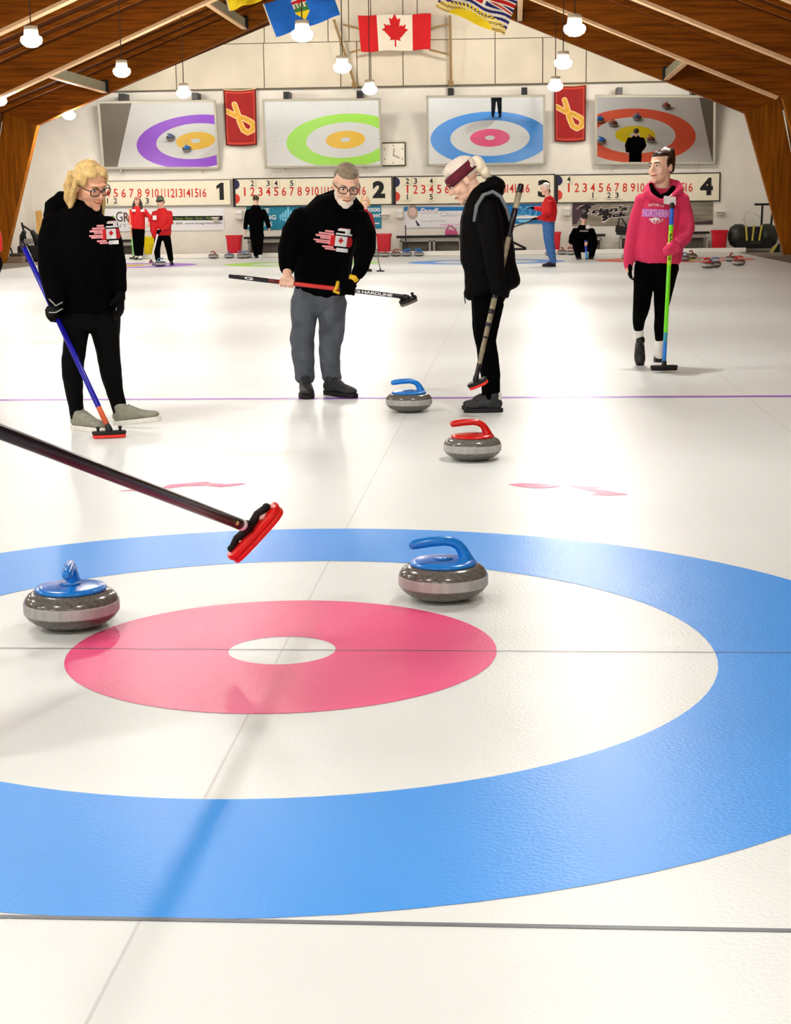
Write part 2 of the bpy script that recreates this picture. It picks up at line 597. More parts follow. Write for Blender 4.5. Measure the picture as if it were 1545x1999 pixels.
# ------------------------------------------------------------------ mirrors tilted over the far houses
def mirror_panel(corners, src, sx, label):
    mc = W(src[0], src[1], 41.05)
    tee = V((sx, 34.75, 0))
    n = ((tee - mc).normalized() - (mc - CAM).normalized()).normalized()
    cx = sum(c[0] for c in corners) / 4
    cy = sum(c[1] for c in corners) / 4
    ctr = W(cx, cy, 40.98)
    P = []
    for px, py in corners:
        d = ray(px, py)
        P.append(CAM + d * ((ctr - CAM).dot(n) / d.dot(n)))
    t = thing('mirror', label, 'mirror', (ctr.x, ctr.y, min(p.z for p in P)), 'tilted mirrors above the scoreboards')
    TL, TR, BR, BL = P
    k = n * .012
    MB().add([BL + k, BR + k, TR + k, TL + k, BL, BR, TR, TL], [(0, 1, 2, 3), (7, 6, 5, 4), (0, 4, 5, 1), (1, 5, 6, 2), (2, 6, 7, 3), (3, 7, 4, 0)]).build('glass', M_mirror, t)
    f = MB()
    for a, c in ((BL, BR), (BR, TR), (TR, TL), (TL, BL)):
        d = (c - a).normalized()
        f.bar(a - d * .03 + n * .005, c + d * .03 + n * .005, .06, .06, n)
    f.build('frame', M_frame, t, bevel=.006)
    for u in (.2, .83):
        p = TL.lerp(TR, u)
        MB().box((p.x - .075, p.y - .02, p.z + .0), (p.x + .075, YW - .001, p.z + .22)).build('bracket', M_black, t)
    for u in (.15, .85):
        p = BL.lerp(BR, u)
        MB().box((p.x - .02, p.y - .0, p.z - .1), (p.x + .02, YW - .001, p.z - .02)).build('bracket', M_frame, t)


MIR = [([(192, 199.5), (419, 197), (427, 328), (202, 328)], (382, 275), -8.68, 'tilted wall mirror over scoreboard 1 reflecting a purple ring house'),
       ([(514, 196), (741, 193.5), (745, 323), (520, 326)], (675, 272), -4.34, 'tilted wall mirror over scoreboard 2 reflecting a green ring house'),
       ([(834.7, 189), (1063, 187), (1063, 319), (836, 322)], (957, 268), 0.0, 'tilted wall mirror over scoreboard 3 reflecting a blue ring house'),
       ([(1164, 187), (1396, 188), (1395, 318), (1164, 319)], (1240, 262), 4.34, 'tilted wall mirror over scoreboard 4 reflecting a red ring house')]
for a in MIR:
    mirror_panel(*a)

# ------------------------------------------------------------------ scoreboards and the loose score cards
YB = YW - .05
X1, Z1 = V((1, 0, 0)), V((0, 0, 1))
BOARDS = [((131, 352.5), (450.5, 402.3), (430, 373.5), '1', (164, 15.5), 377.5, 376.6),
          ((459, 347), (765.7, 401), (740, 370), '2', (478, 15.33), 374.3, 372.5),
          ((772, 342.6), (1083, 397.5), (1063, 368), '3', (796, 15.45), 369.8, 367.5),
          ((1089, 339.6), (1405.5, 394), (1380, 364), '4', (1111, 15.65), 366.5, 365.8)]
for k, (tl, br, big, ch, (d0, dd), ya, yb_) in enumerate(BOARDS):
    a, c = W(tl[0], (tl[1] + br[1]) / 2, YB), W(br[0], (tl[1] + br[1]) / 2, YB)
    zt, zl = W((tl[0] + br[0]) / 2, tl[1], YB).z, W((tl[0] + br[0]) / 2, br[1], YB).z
    nm = ['one', 'two', 'three', 'four'][k]
    t = thing('scoreboard', 'long cream scoreboard with a large black numeral %s at its right end' % ch, 'scoreboard', ((a.x + c.x) / 2, YB, zl), 'scoreboards on the back wall')
    MB().box((a.x, YB, zl), (c.x, YW - .002, zt)).build('panel', M_cream, t)
    f = MB()
    for p0, p1 in (((a.x - .02, zl), (c.x + .02, zl)), ((a.x - .02, zt), (c.x + .02, zt)), ((a.x, zl), (a.x, zt)), ((c.x, zl), (c.x, zt))):
        f.bar((p0[0], YB, p0[1]), (p1[0], YB, p1[1]), .025, .03, V((0, 1, 0)))
    f.build('frame', M_black if k else M_grey, t)
    for i in range(16):
        n = MB()
        px = d0 + dd * i
        py = ya + (yb_ - ya) * i / 15
        p = W(px, py, YB)
        s = str(i + 1)
        put_text(n, s, (p.x, YB - .004, p.z), X1, Z1, (.045 if s == '1' else .11 if s == '11' else .12 if i < 9 else .185), .235, 0, .012)
        n.build('numeral', M_rednum, t)
    n = MB()
    p = W(big[0], big[1], YB)
    if ch == '1':
        n.prism([(p.x + q[0], YB - .004, p.z + q[1]) for q in ((-.02, -.23), (.1, -.23), (.1, .23), (.02, .23), (-.1, .15), (-.1, .06), (-.02, .1))], (0, -.003, 0))
    else:
        put_text(n, ch, (p.x, YB - .004, p.z), X1, Z1, .17 if ch == '1' else .34, .46, 0, .015 if ch == '1' else .06)
    n.build('sheet_number', M_blacknum, t)
    if k:
        bx = a.x - .035
        MB().box((bx - .022, YB - .02, zl - .01), (bx + .018, YW - .002, zt + .01)).build('divider_post', M_blacknum, t)
        for nm2, py, mm in (('navy_disc', tl[1] + 13, M_navy), ('red_disc', tl[1] + 41, M_reddisc)):
            z = W(tl[0] + 4, py, YB).z
            d = MB()
            n_ = 20
            d.prism([(a.x + .01 + .12 * math.cos(-PI / 2 + PI * q / n_), YB - .004, z + .13 * math.sin(-PI / 2 + PI * q / n_)) for q in range(n_ + 1)], (0, -.008, 0))
            d.build(nm2, mm, t)

WORD = {1: 'one', 2: 'two', 3: 'three', 4: 'four', 5: 'five'}
for bd, num, over, top in [(0, 1, 4, 0), (0, 2, 5, 0), (0, 3, 9, 0), (1, 2, 2, 1), (1, 3, 4, 1), (1, 4, 5, 1), (1, 5, 7, 1), (2, 2, 1, 1), (2, 3, 2, 1), (2, 4, 4, 1),
                           (2, 1, 1, 0), (2, 5, 4, 0), (3, 4, 1, 1), (3, 1, 4, 0), (3, 2, 6, 0), (3, 3, 7, 0)]:
    tl, br, big, ch, (d0, dd), ya, yb_ = BOARDS[bd]
    p = W(d0 + dd * (over - 1), ya + (-16.5 if top else 14.5), YB)
    t = thing('score_card', 'small score card %d hung %s the red %d of scoreboard %s' % (num, 'above' if top else 'below', over, ch), 'score card', (p.x, YB - .006, p.z - .1), 'score cards hung on the scoreboards')
    MB().box((p.x - .085, YB - .028, p.z - .1), (p.x + .085, YB - .021, p.z + .1)).build('card', M_cream, t)
    n = MB()
    put_text(n, str(num), (p.x, YB - .0285, p.z), X1, Z1, .03 if num == 1 else .095, .15, 0, .02)
    n.build('numeral', M_blacknum, t)

# ------------------------------------------------------------------ advertising banners under the boards
M_teal = mat('banner teal', '#12809f', rough=.6)
M_adblue = mat('banner blue', '#0c74b8', rough=.6)
M_adwhite = mat('banner white', '#e8e8ea', rough=.6, var=.02)
M_lime = mat('banner lime', '#86b040', rough=.6)
M_brown = mat('banner brown', '#5c3418', rough=.6)
M_lightblue = mat('banner light blue', '#7fd0ea', rough=.6)
M_adgrey = mat('banner grey photo', '#8c8474', rough=.6, var=.4, scale=3, stretch=(.6, 1, 3))
M_adplum = mat('banner plum', '#4a3540', rough=.6)
M_greytext = mat('banner grey lettering', '#9a9aa2', rough=.6)
M_pinktext = mat('banner pink lettering', '#e070a8', rough=.6)
M_skin2 = mat('printed portrait skin', '#d9b8ae', rough=.6, var=.1)
M_hair2 = mat('printed portrait hair', '#b9a89a', rough=.6, var=.2)


def banner(name, label, x0, y0, x1, y1, m, cat='banner'):
    a, c = W(x0, y0, YW - .02), W(x1, y1, YW - .02)
    t = thing(name, label, cat, ((a.x + c.x) / 2, YW - .02, c.z))
    MB().box((a.x, YW - .02, c.z), (c.x, YW - .002, a.z)).build('panel', m, t)
    return t


class Lettering:
    def __init__(s):
        s.items = []

    def build(s, name, mats, parent):
        for mb, mi, nm in s.items:
            mb.build(nm, mats[mi], parent)


def btext(mb, s, px, py, wpx, hpx, mi=0, bold=.02, shear=0., d=.024, rot=0.):
    p = W(px, py, YW - d)
    k = 3255.0 / (YW - CAM.y)
    r = V((math.cos(rot), 0, math.sin(rot)))
    u = V((-math.sin(rot), 0, math.cos(rot)))
    b_ = MB()
    put_text(b_, s, p, r, u, wpx / k, hpx / k, 0, bold, shear)
    mb.items.append((b_, mi, 'lettering'))


def bquad(mb, pxs, mi=0, d=.023):
    mb.items.append((MB().add([W(x, y, YW - d) for x, y in pxs], [tuple(range(len(pxs)))[::-1]]), mi, 'printed_shape'))


t = banner('advertising_banner', 'white landscaping banner with a lime dot and black band under scoreboard 1', 205, 408.5, 438, 449.5, M_adwhite)
n = Lettering()
bquad(n, [(220 + 4.5 * math.cos(a * PI / 8), 426 + 5 * math.sin(a * PI / 8)) for a in range(16)], 0)
btext(n, 'G', 233, 423, 13, 19, 1, .0)
btext(n, 'R', 247, 424, 11, 18, 3, .02)
btext(n, 'ENT', 232, 440.5, 34, 6, 2, 0)
btext(n, 'A', 291, 440, 7, 7, 2, 0)
bquad(n, [(337, 421.8), (435, 421.2), (435, 429.7), (337, 430.3)], 4)
btext(n, 'Fences - Planter - Pavers - Walls', 378, 426, 72, 4.6, 0, .0, d=.026)
btext(n, '1-888  www.lanagreens.com', 386, 436.2, 96, 5.2, 1, .0)
n.build('lettering', [M_lime, M_blacknum, M_greytext, M_brown, M_blacknum], t)

t = banner('advertising_banner', 'teal banner with white lettering and a spade emblem under scoreboard 2', 481, 404.2, 745, 445.8, M_teal)
n = Lettering()
for s, x, y, w_ in (('THE', 513, 411, 26), ('CURLING', 510, 424.5, 58), ('LEAGUES', 505, 438, 54)):
    btext(n, s, x, y, w_, 8.5, 0, .03)
btext(n, '2000', 729, 409.5, 27, 7.5, 0, .03)
btext(n, 'street', 728, 420.5, 30, 7, 0, .02)
bquad(n, [(700, 435), (741, 434.6), (741, 437.2), (700, 437.6)], 0)
for i in range(6):
    h = [4, 8, 12, 20, 12, 6][i]
    x = 546 + i * 5
    bquad(n, [(x, 424 - h), (x + 3.6, 422 - h), (x + 3.6, 425), (x, 425)], 1)
    bquad(n, [(x, 426), (x + 3.6, 426), (x + 3.6, 427 + h * .55), (x, 426 + h * .45)], 1)
n.build('lettering', [M_adwhite, M_lightblue], t)

t = banner('advertising_banner', 'white and blue banner with a printed portrait and slanted name under scoreboard 3', 789, 403.6, 935, 443, M_adwhite)
n = Lettering()
bquad(n, [(789, 403.8), (935, 403.8), (935, 411), (840, 412), (789, 412)], 0)
btext(n, 'Sandi', 838, 411, 36, 10, 1, .03, .25, d=.027)
btext(n, 'Chabas', 884, 416.5, 52, 9.5, 1, .03, .25, d=.027)
btext(n, 'Sandi', 838.8, 411.8, 36, 10, 2, .03, .25, d=.025)
btext(n, 'Chabas', 884.8, 417.3, 52, 9.5, 2, .03, .25, d=.025)
btext(n, "Let's get moving...", 848, 431.5, 48, 4.5, 2, 0.0)
btext(n, 'make a call to', 885, 438, 50, 4, 3, 0.0)
bquad(n, [(806 + 11 * math.cos(a * PI / 8), 414 + 15 * math.sin(a * PI / 8)) for a in range(16)], 4)
bquad(n, [(806 + 6.5 * math.cos(a * PI / 8), 413 + 8.5 * math.sin(a * PI / 8)) for a in range(16)], 5, .025)
bquad(n, [(793, 442), (798, 429), (815, 428), (822, 442)], 1, .0245)
bquad(n, [(811, 430), (813, 430), (821, 441), (815, 441)], 6, .026)
n.build('lettering', [M_adblue, M_adwhite, M_greytext, M_pinktext, M_hair2, M_skin2, M_navy], t)

t = banner('advertising_banner', 'bright blue banner with outlined capitals and white swoosh between scoreboard 3 and bench', 975, 399.2, 1066, 436, M_adblue)
n = Lettering()
btext(n, 'EXIT', 1028, 412, 54, 17, 0, .03, .1)
btext(n, 'EXIT', 1028, 412, 50, 14, 1, .0, .1, d=.027)
bquad(n, [(1000, 424), (1022, 420), (1036, 421), (1060, 422), (1060, 426), (1010, 427)], 2)
bquad(n, [(1008, 429), (1045, 429), (1030, 434), (1016, 434)], 0)
n.build('lettering', [M_lightblue, M_adblue, M_adwhite], t)

t = banner('advertising_banner', 'grey and plum photographic banner with swooping black lettering under scoreboard 4', 1118, 397.2, 1392, 438, M_adgrey)
n = Lettering()
bquad(n, [(1118, 397.5), (1165, 397.5), (1140, 412), (1126, 437), (1118, 438)], 0)
bquad(n, [(1345, 434), (1392, 430), (1392, 438), (1345, 438)], 0)
for (x, y, s_) in ((1143, 409, 1.), (1180, 422, .9)):
    outer = [(x - 16, y), (x - 8, y - 6), (x + 8, y - 8), (x + 13, y - 4), (x + 6, y), (x + 9, y + 4), (x, y + 10), (x - 5, y + 9), (x + 2, y + 2), (x - 6, y + 2), (x + 2, y - 3), (x - 6, y - 2)]
    bquad(n, [(x + (p[0] - x) * 1.15, y + (p[1] - y) * 1.3) for p in outer], 1, .023)
    bquad(n, outer, 2, .025)
for s, x, y, w_, h in (("rian's", 1191, 409, 70, 10), ('rick', 1201, 419.5, 50, 9.5)):
    btext(n, s, x, y, w_ + 3, h + 3, 1, .06, .15, d=.024, rot=.08)
    btext(n, s, x, y, w_, h, 2, .045, .15, d=.027, rot=.08)
n.build('lettering', [M_adplum, mat('banner pinkish white', '#e6d6d2', rough=.6), M_blacknum], t)

# ------------------------------------------------------------------ small wall fittings, clock, ribbon banners
M_ivory = mat('ivory plastic', '#ded9cc', rough=.45)
for k, (x, y, w_, lb) in enumerate([(422, 424, 14, 'left of the walking person in black'), (752, 417.5, 16, 'right end of the teal banner'), (1405, 412, 17, 'right of the grey banner')]):
    a, c = W(x - w_ / 2, y, YW), W(x + w_ / 2, y + 4, YW)
    b = MB()
    b.box((a.x, YW - .16, c.z + .02), (c.x, YW - .001, a.z))
    b.box((a.x + .03, YW - .09, c.z - .07), (c.x - .03, YW - .001, c.z + .02))
    tag(b.build('wall_shelf', M_ivory, bevel=.01), 'small ivory wall shelf at the ' + lb if k == 1 else 'small ivory wall shelf ' + lb, 'shelf', 'small wall shelves')
for x, y, lb in [(467, 419.5, 'left of the teal banner'), (780.5, 417, 'left of the portrait banner'), (1108, 412, 'left of the grey banner')]:
    p = W(x, y, YW - .1)
    t = thing('towel_dispenser', 'rounded white wall dispenser ' + lb, 'dispenser', (p.x, YW - .1, p.z - .14), 'wall dispensers')
    b = MB()
    b.box((p.x - .11, YW - .16, p.z - .14), (p.x + .11, YW - .001, p.z + .14))
    b.build('housing', M_ivory, t, bevel=.05)
    MB().box((p.x - .085, YW - .175, p.z + .02), (p.x + .085, YW - .15, p.z + .1)).build('cover', M_adwhite, t, bevel=.02)

p = W(768.5, 301.5, YW - .06)
t = thing('wall_clock', 'square white wall clock with dark rim beside the second mirror', 'clock', (p.x, YW - .06, p.z - .3))
MB().box((p.x - .335, YW - .07, p.z - .315), (p.x + .335, YW - .001, p.z + .325)).build('case', mat('clock rim', '#4a4220', rough=.5), t, bevel=.03)
MB().box((p.x - .3, YW - .078, p.z - .28), (p.x + .3, YW - .06, p.z + .29)).build('dial', mat('clock dial', '#f4efdf', rough=.5, var=.02), t, bevel=.02)
MB().bar((p.x, YW - .083, p.z - .03), (p.x + .02, YW - .083, p.z + .16), .025, .008, V((0, 1, 0))).build('hand', M_grey, t)
MB().bar((p.x, YW - .086, p.z - .02), (p.x + .17, YW - .086, p.z - .1), .03, .008, V((0, 1, 0))).build('hand', M_grey, t)
n = MB()
for dx, dz in ((-.24, -.12), (.24, -.12), (0, -.22), (-.24, .15), (.24, .15), (0, .23)):
    n.box((p.x + dx - .015, YW - .082, p.z + dz - .02), (p.x + dx + .015, YW - .078, p.z + dz + .02))
n.build('hour_marks', M_grey, t)

M_bred = mat('ribbon banner red', '#9c0f0c', rough=.7, var=.1, scale=4)
M_bedge = mat('ribbon banner dark edge', '#6a0d08', rough=.7)
M_bline = mat('ribbon banner line', '#c8402a', rough=.7)
M_byel = mat('ribbon yellow', '#e0aa3a', rough=.7, var=.15, scale=10)
M_blight = mat('ribbon pale edge', '#edcf98', rough=.7)


def seg_d(x, y, a, c):
    dx, dy = c[0] - a[0], c[1] - a[1]
    tt = max(0, min(1, ((x - a[0]) * dx + (y - a[1]) * dy) / (dx * dx + dy * dy)))
    return math.hypot(x - a[0] - tt * dx, y - a[1] - tt * dy)


RIB = [(.09, .61), (.4, .53), (.62, .49), (.82, .42), (.9, .36), (.86, .27), (.72, .24), (.58, .29), (.48, .42), (.42, .58), (.33, .74)]


def ribbon(u, v):
    v = v
    if v > .985:
        return 4
    if u < .05 or u > .95 or v < .03 or v > .965:
        return 1
    x, y = u, v
    d = min(seg_d(x, y * 1.75, (a[0], a[1] * 1.75), (c[0], c[1] * 1.75)) for a, c in zip(RIB, RIB[1:]))
    if d < .062:
        return 3
    if d < .09:
        return 4
    if u < .09 or u > .91 or v < .065 or v > .93:
        return 2
    return 0


for q, lb in (([(436, 174), (500, 172), (502, 283), (441, 284)], 'red hanging banner with a yellow ribbon between mirrors 1 and 2'),
              ([(1082, 165), (1145, 164), (1144, 275), (1083, 276)], 'red hanging banner with a yellow ribbon between mirrors 3 and 4')):
    P = [W(x, y, YW - .1) for x, y in q]

    def pos(u, v):
        p = P[3].lerp(P[2], u).lerp(P[0].lerp(P[1], u), v)
        return p + V((0, .02 * math.sin(u * 7 + v * 3), -.03 * math.sin(PI * u)))
    b = sheet(112, 192, pos, ribbon)
    o = b.build('ribbon_banner', [M_bred, M_bedge, M_bline, M_byel, M_blight], smooth=True)
    sd = o.modifiers.new('thick', 'SOLIDIFY')
    sd.thickness = .006
    tag(o, lb, 'banner', 'ribbon banners on the back wall')

# ------------------------------------------------------------------ flags and their wooden poles
M_fred = mat('flag red', '#c40c12', rough=.8, var=.08, scale=4)
M_fwhite = mat('flag white', '#e6dcc8', rough=.8, var=.04, scale=4)
M_fblue = mat('flag blue', '#1668c8', rough=.8, var=.15, scale=4)
M_fnavy = mat('flag navy', '#1b1c6a', rough=.8, var=.1)
M_fyel = mat('flag yellow', '#efd012', rough=.8, var=.08)
M_fgreen = mat('flag green', '#3e7a3a', rough=.8)
M_pole = mat('wooden pole', '#8d7248', rough=.7, var=.2, scale=6)
YF = YW - .4


def flag(label, quad, fn, nu, nv, y, mats, amp=.03):
    P = [W(px, py, y) for px, py in quad]          # BL, BR, TR, TL

    def pos(u, v):
        p = P[0].lerp(P[1], u).lerp(P[3].lerp(P[2], u), v)
        s = amp * math.sin(u * 9 + v * 2.5 + quad[0][0])
        return p + V((0, s + .5 * amp * math.sin(u * 17 - v * 5), -.015 * math.sin(u * 12)))
    b = sheet(nu, nv, pos, fn)
    o = b.build('flag', mats, smooth=True)
    sd = o.modifiers.new('thick', 'SOLIDIFY')
    sd.thickness = .004
    for q in (P[3], P[2]):
        z = zd(q.x - XC) + .01
        if z > q.z + .05 and y < 36:
            MB().tube([q, (q.x, q.y, z)], [.006, .006], 6, cap=False).build('cord', M_cable, o)
    return tag(o, label, 'flag', 'flags under the roof peak')


def canada(u, v):
    if u < .255 or u > .745:
        return 0
    return 0 if in_poly((u - .5) * 3.35, (v - .46) * 1.74, LEAF) or (abs(u - .505) < .008 and .1 < v < .4) else 1


flag('red and white maple leaf flag stretched between wooden arms', [(705, 101), (841, 97), (842, 27), (699, 30)], canada, 180, 90, YF, [M_fred, M_fwhite], .02)


def alberta(u, v):
    if u < .02:
        return 1
    x, y = (u - .5) * 1.9, v - .52
    w_ = .2 if y > -.1 else .2 * max(0, 1 + (y + .1) / .22)
    if abs(x) < w_ and -.32 < y < .3:
        if y > .16:
            return 2 if abs(x) < .04 or abs(y - .22) < .035 else 1
        if y > .05:
            return 1 if (x * 10) % 1 < .5 else 4
        if y > -.06:
            return 4
        return 3
    return 0


flag('tilted blue flag with a small shield above the second mirror', [(537, 73), (665, 30), (641, -35), (513, 8)], alberta, 140, 90, 33.5, [M_fblue, M_fwhite, M_fred, M_fyel, M_fgreen])


def bcflag(u, v):
    if v > .56:
        x, y = (u - .5) * 2, (v - .78) / .22
        if abs(x) < .12 or abs(y) < .2:
            return 2
        if abs(x) < .2 or abs(y) < .36:
            return 1
        d = abs(abs(x) - abs(y))
        return 2 if d < .1 else 1 if d < .26 else 0
    x, y = (u - .5) * 2, v
    r = math.hypot(x * .95, y * 2.5)
    if r < .6:
        return 3
    a = math.atan2(y * 2.5, x * .95)
    if r < 1.0 and (a * 8.5 + (.5 if r > .8 else 0)) % 1 < .55:
        return 3
    return 0 if ((v + .02 * math.sin(u * 12)) / .145) % 1 < .5 else 1


flag('tilted flag with wavy blue stripes and a yellow rising sun', [(851, 13), (985, 70), (1012, -2), (880, -52)], bcflag, 170, 120, 33.5, [M_fnavy, M_fwhite, M_fred, M_fyel])
flag('plain yellow flag at the upper left of the blue flag', [(447, 21), (522, -2), (512, -35), (439, -8)], lambda u, v: 1 if u < .03 else 0, 40, 30, 32.6, [M_fyel, M_fwhite])
for lb, (x0, y0), (x1, y1), arms in (('leaning wooden flag pole left of the maple leaf flag', (694, 168), (652, 38), (((670, 48), (704, 56)), ((683, 103), (704, 97)))),
                                     ('upright wooden flag pole right of the maple leaf flag', (881, 168), (879, 30), (((880, 46), (838, 56)), ((880, 107), (838, 97))))):
    t = thing('flag_pole', lb, 'flag pole', W(x0, y0, YF + .08), 'wooden flag poles')
    MB().bar(W(x0, y0, YF + .2), W(x1, y1, YF + .05), .07, .05, V((0, 1, 0))).build('pole', M_pole, t)
    for a, c in arms:
        MB().bar(W(a[0], a[1], YF + .05), W(c[0], c[1], YF + .03), .05, .04, V((0, 1, 0))).build('arm', M_pole, t)
    MB().box((W(x0, y0, YW).x - .07, YF + .16, LEDGE - .02), (W(x0, y0, YW).x + .07, YW - .052, LEDGE + .12)).build('bracket', M_pole, t)

# ------------------------------------------------------------------ curling stones
M_gran = mat('polished granite', '#66645e', rough=.18, var=.35, scale=120, spec=.5)
M_band = mat('granite striking band', '#adadaa', rough=.5, var=.14, scale=60, stretch=(1, 1, .15))
M_hblue = mat('blue stone handle', '#1580dc', rough=.22, var=.03, spec=.5)
M_hred = mat('red stone handle', '#c81812', rough=.22, var=.03, spec=.5)
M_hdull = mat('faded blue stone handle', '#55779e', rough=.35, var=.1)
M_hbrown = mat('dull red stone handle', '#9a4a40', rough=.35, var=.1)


def make_stone(hm, label, loc, rz):
    t = thing('curling_stone', label, 'curling stone', loc, None, rz)
    n = 56
    MB().lathe([(.062, 0), (.067, .003), (.09, .008), (.112, .017), (.129, .029), (.139, .042), (.1425, .050), (.1425, .078), (.139, .089), (.13, .101), (.115, .1105), (.1, .114), (.06, .115)], (0, 0, 0), n).build('granite_body', M_gran, t, True, local=True)
    MB().lathe([(.1405, .0465), (.1434, .0485), (.1438, .051), (.1438, .077), (.1434, .0795), (.1405, .0815)], (0, 0, 0), n).build('striking_band', M_band, t, True, local=True)
    h = MB()
    h.lathe([(.098, .112), (.107, .114), (.108, .119), (.104, .124), (.085, .127), (.05, .130), (.0, .131)], (0, 0, 0), 40)
    hd = h.build('handle', hm, t, True, local=True)
    MB().tube([(.074, 0, .118), (.071, 0, .135), (.063, 0, .155), (.05, 0, .172), (.03, 0, .183), (.005, 0, .188), (-.04, 0, .187), (-.085, 0, .182), (-.102, 0, .179)],
              [(.026, .03), (.021, .022), (.0175, .018), (.016, .016), (.0155, .0155), (.0155, .0155), (.0165, .0165), (.0165, .0165), (.0145, .0145)], 16).build('grip', hm, hd, True, local=True)
    lt = MB()
    lt.lathe([(.03, .1312), (.032, .1325), (.0, .1335)], (0, 0, 0), 20)
    lt.build('bolt_cap', hm, hd, True, local=True)
    return t


SB = make_stone(M_hblue, 'large blue-handled curling stone at the left edge of the pink ring', (*G(142, 1222)[:2], 0), math.radians(100))
SR = make_stone(M_hred, 'red-handled curling stone between the house and the hog line', (*G(923, 897)[:2], 0), math.radians(8))
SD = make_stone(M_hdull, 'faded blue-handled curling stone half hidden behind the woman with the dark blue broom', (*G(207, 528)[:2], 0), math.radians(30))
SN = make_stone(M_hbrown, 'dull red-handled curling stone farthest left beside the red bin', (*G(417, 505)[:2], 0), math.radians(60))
dup(SB, (*G(866, 1168)[:2], 0), math.radians(14), 'blue-handled curling stone between the blue and pink rings, near the middle')
dup(SB, (*G(799, 803)[:2], 0), math.radians(10), 'blue-handled curling stone in front of the purple hog line')
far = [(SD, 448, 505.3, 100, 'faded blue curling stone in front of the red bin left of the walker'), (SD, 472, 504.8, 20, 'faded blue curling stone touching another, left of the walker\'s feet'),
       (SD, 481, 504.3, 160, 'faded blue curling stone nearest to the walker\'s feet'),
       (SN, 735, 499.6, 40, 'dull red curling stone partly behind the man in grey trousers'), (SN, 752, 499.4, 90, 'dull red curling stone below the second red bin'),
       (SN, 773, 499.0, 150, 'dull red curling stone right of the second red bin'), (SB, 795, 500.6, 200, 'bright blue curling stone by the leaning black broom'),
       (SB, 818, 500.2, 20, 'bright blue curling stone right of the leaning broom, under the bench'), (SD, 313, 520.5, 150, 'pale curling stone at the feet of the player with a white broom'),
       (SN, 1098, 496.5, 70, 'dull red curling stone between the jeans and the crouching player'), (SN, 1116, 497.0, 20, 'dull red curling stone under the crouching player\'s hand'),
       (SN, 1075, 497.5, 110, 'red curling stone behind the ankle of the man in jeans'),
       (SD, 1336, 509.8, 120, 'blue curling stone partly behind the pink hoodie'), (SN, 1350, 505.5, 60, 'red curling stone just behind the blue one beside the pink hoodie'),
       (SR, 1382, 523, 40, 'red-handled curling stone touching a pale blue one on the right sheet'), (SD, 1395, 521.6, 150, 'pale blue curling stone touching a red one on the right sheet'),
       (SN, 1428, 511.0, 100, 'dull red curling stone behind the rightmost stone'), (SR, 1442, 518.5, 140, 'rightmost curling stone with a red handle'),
       ]
YS = {472: 39.62, 481: 39.93, 752: 39.66, 818: 39.8, 1116: 39.5, 448: 39.8, 1098: 39.85, 1075: 38.7, 1382: 29.2, 1395: 29.62}
for src, px, py, a, lb in far:
    g = G(px, py)
    y = YS.get(px, min(g.y, 39.93))
    g = W(px, py, y)
    dup(src, (g.x, y, 0), math.radians(a), lb, 'curling stones at the far end')

for src, x, y, a, lb in [(SD, -9.46, 34.6, 20, 'blue curling stone on the purple ring, seen in the first mirror'), (SB, -8.9, 35.4, 80, 'blue curling stone on the far yellow ring, seen in the first mirror'),
                         (SB, 3.3, 35.25, 30, 'blue curling stone peeking out left of the pink sleeve'), (SB, 3.3, 33.8, 130, 'blue curling stone at the left edge of the fourth mirror'),
                         (SN, 3.7, 34.07, 60, 'red curling stone left of the yellow ring in the fourth mirror')]:
    dup(src, (x, y, 0), math.radians(a), lb, 'curling stones at the far end')


# ------------------------------------------------------------------ curling brooms
M_pad = mat('orange red broom pad', '#f0382a', rough=.6, var=.06)
M_padred = mat('red broom head shell', '#e01c14', rough=.25, var=.03)
M_padgrey = mat('grey broom pad', '#6f675f', rough=.8)
M_shaftblack = mat('black broom shaft', '#15101a', rough=.3)
M_whitemark = mat('white broom marking', '#eeeeee', rough=.5, var=.02)


def broom(label, top, bot, segs, headdir, length=.2, width=.075, shell=None, pad=None, r=.0125, tilt=None, group=None, knobs=True):
    """segs: (fraction from the top, material, part name) – each runs to the next"""
    shell, pad = shell or M_black, pad or M_pad
    top, bot = V(top), V(bot)
    t = thing('curling_broom', label, 'broom', bot, group)
    d = bot - top
    for i, (f, mt, nm) in enumerate(segs):
        f2 = segs[i + 1][0] if i + 1 < len(segs) else 1.0
        e = .0004 * (len(segs) - i)
        MB().tube([top + d * f, top + d * f2], [r + e, r + e], 14).build(nm, mt, t, True)
    h = V(headdir).normalized()
    up = tilt.normalized() if tilt else V((0, 0, 1))
    side = up.cross(h).normalized()
    up = h.cross(side).normalized()
    if up.z < 0 and not tilt:
        up = -up
    c = bot - up * .028

    def slab(z0, z1, k):
        poly = []
        n = 28
        for i in range(n):
            a = 2 * PI * i / n
            x = math.copysign(abs(math.cos(a)) ** .55, math.cos(a)) * length / 2 * k
            y = math.copysign(abs(math.sin(a)) ** .7, math.sin(a)) * width / 2 * k
            poly.append(c + h * x + side * y + up * z0)
        m_ = MB().prism(poly, up * (z1 - z0))
        return m_
    hd = slab(0, .02, 1).build('head', shell, t, bevel=.006)
    slab(-.018, 0.0, .97).build('pad', pad, hd, bevel=.006)
    MB().tube([bot - d.normalized() * .02, bot, c + up * .012], [r * 1.25, r * 1.35, r * 1.5], 12).build('socket', M_black, hd, True)
    if knobs:
        for s in (-1, 1):
            MB().lathe([(.012, .018), (.008, .024), (.008, .034), (.013, .036), (.013, .042), (.0, .044)], (0, 0, 0), 12)
            k = MB()
            p = c + h * (s * length * .32)
            k.tube([p + up * .015, p + up * .032, p + up * .038], [.008, .008, .013], 10).build('clip', M_black, hd, True)
    return t


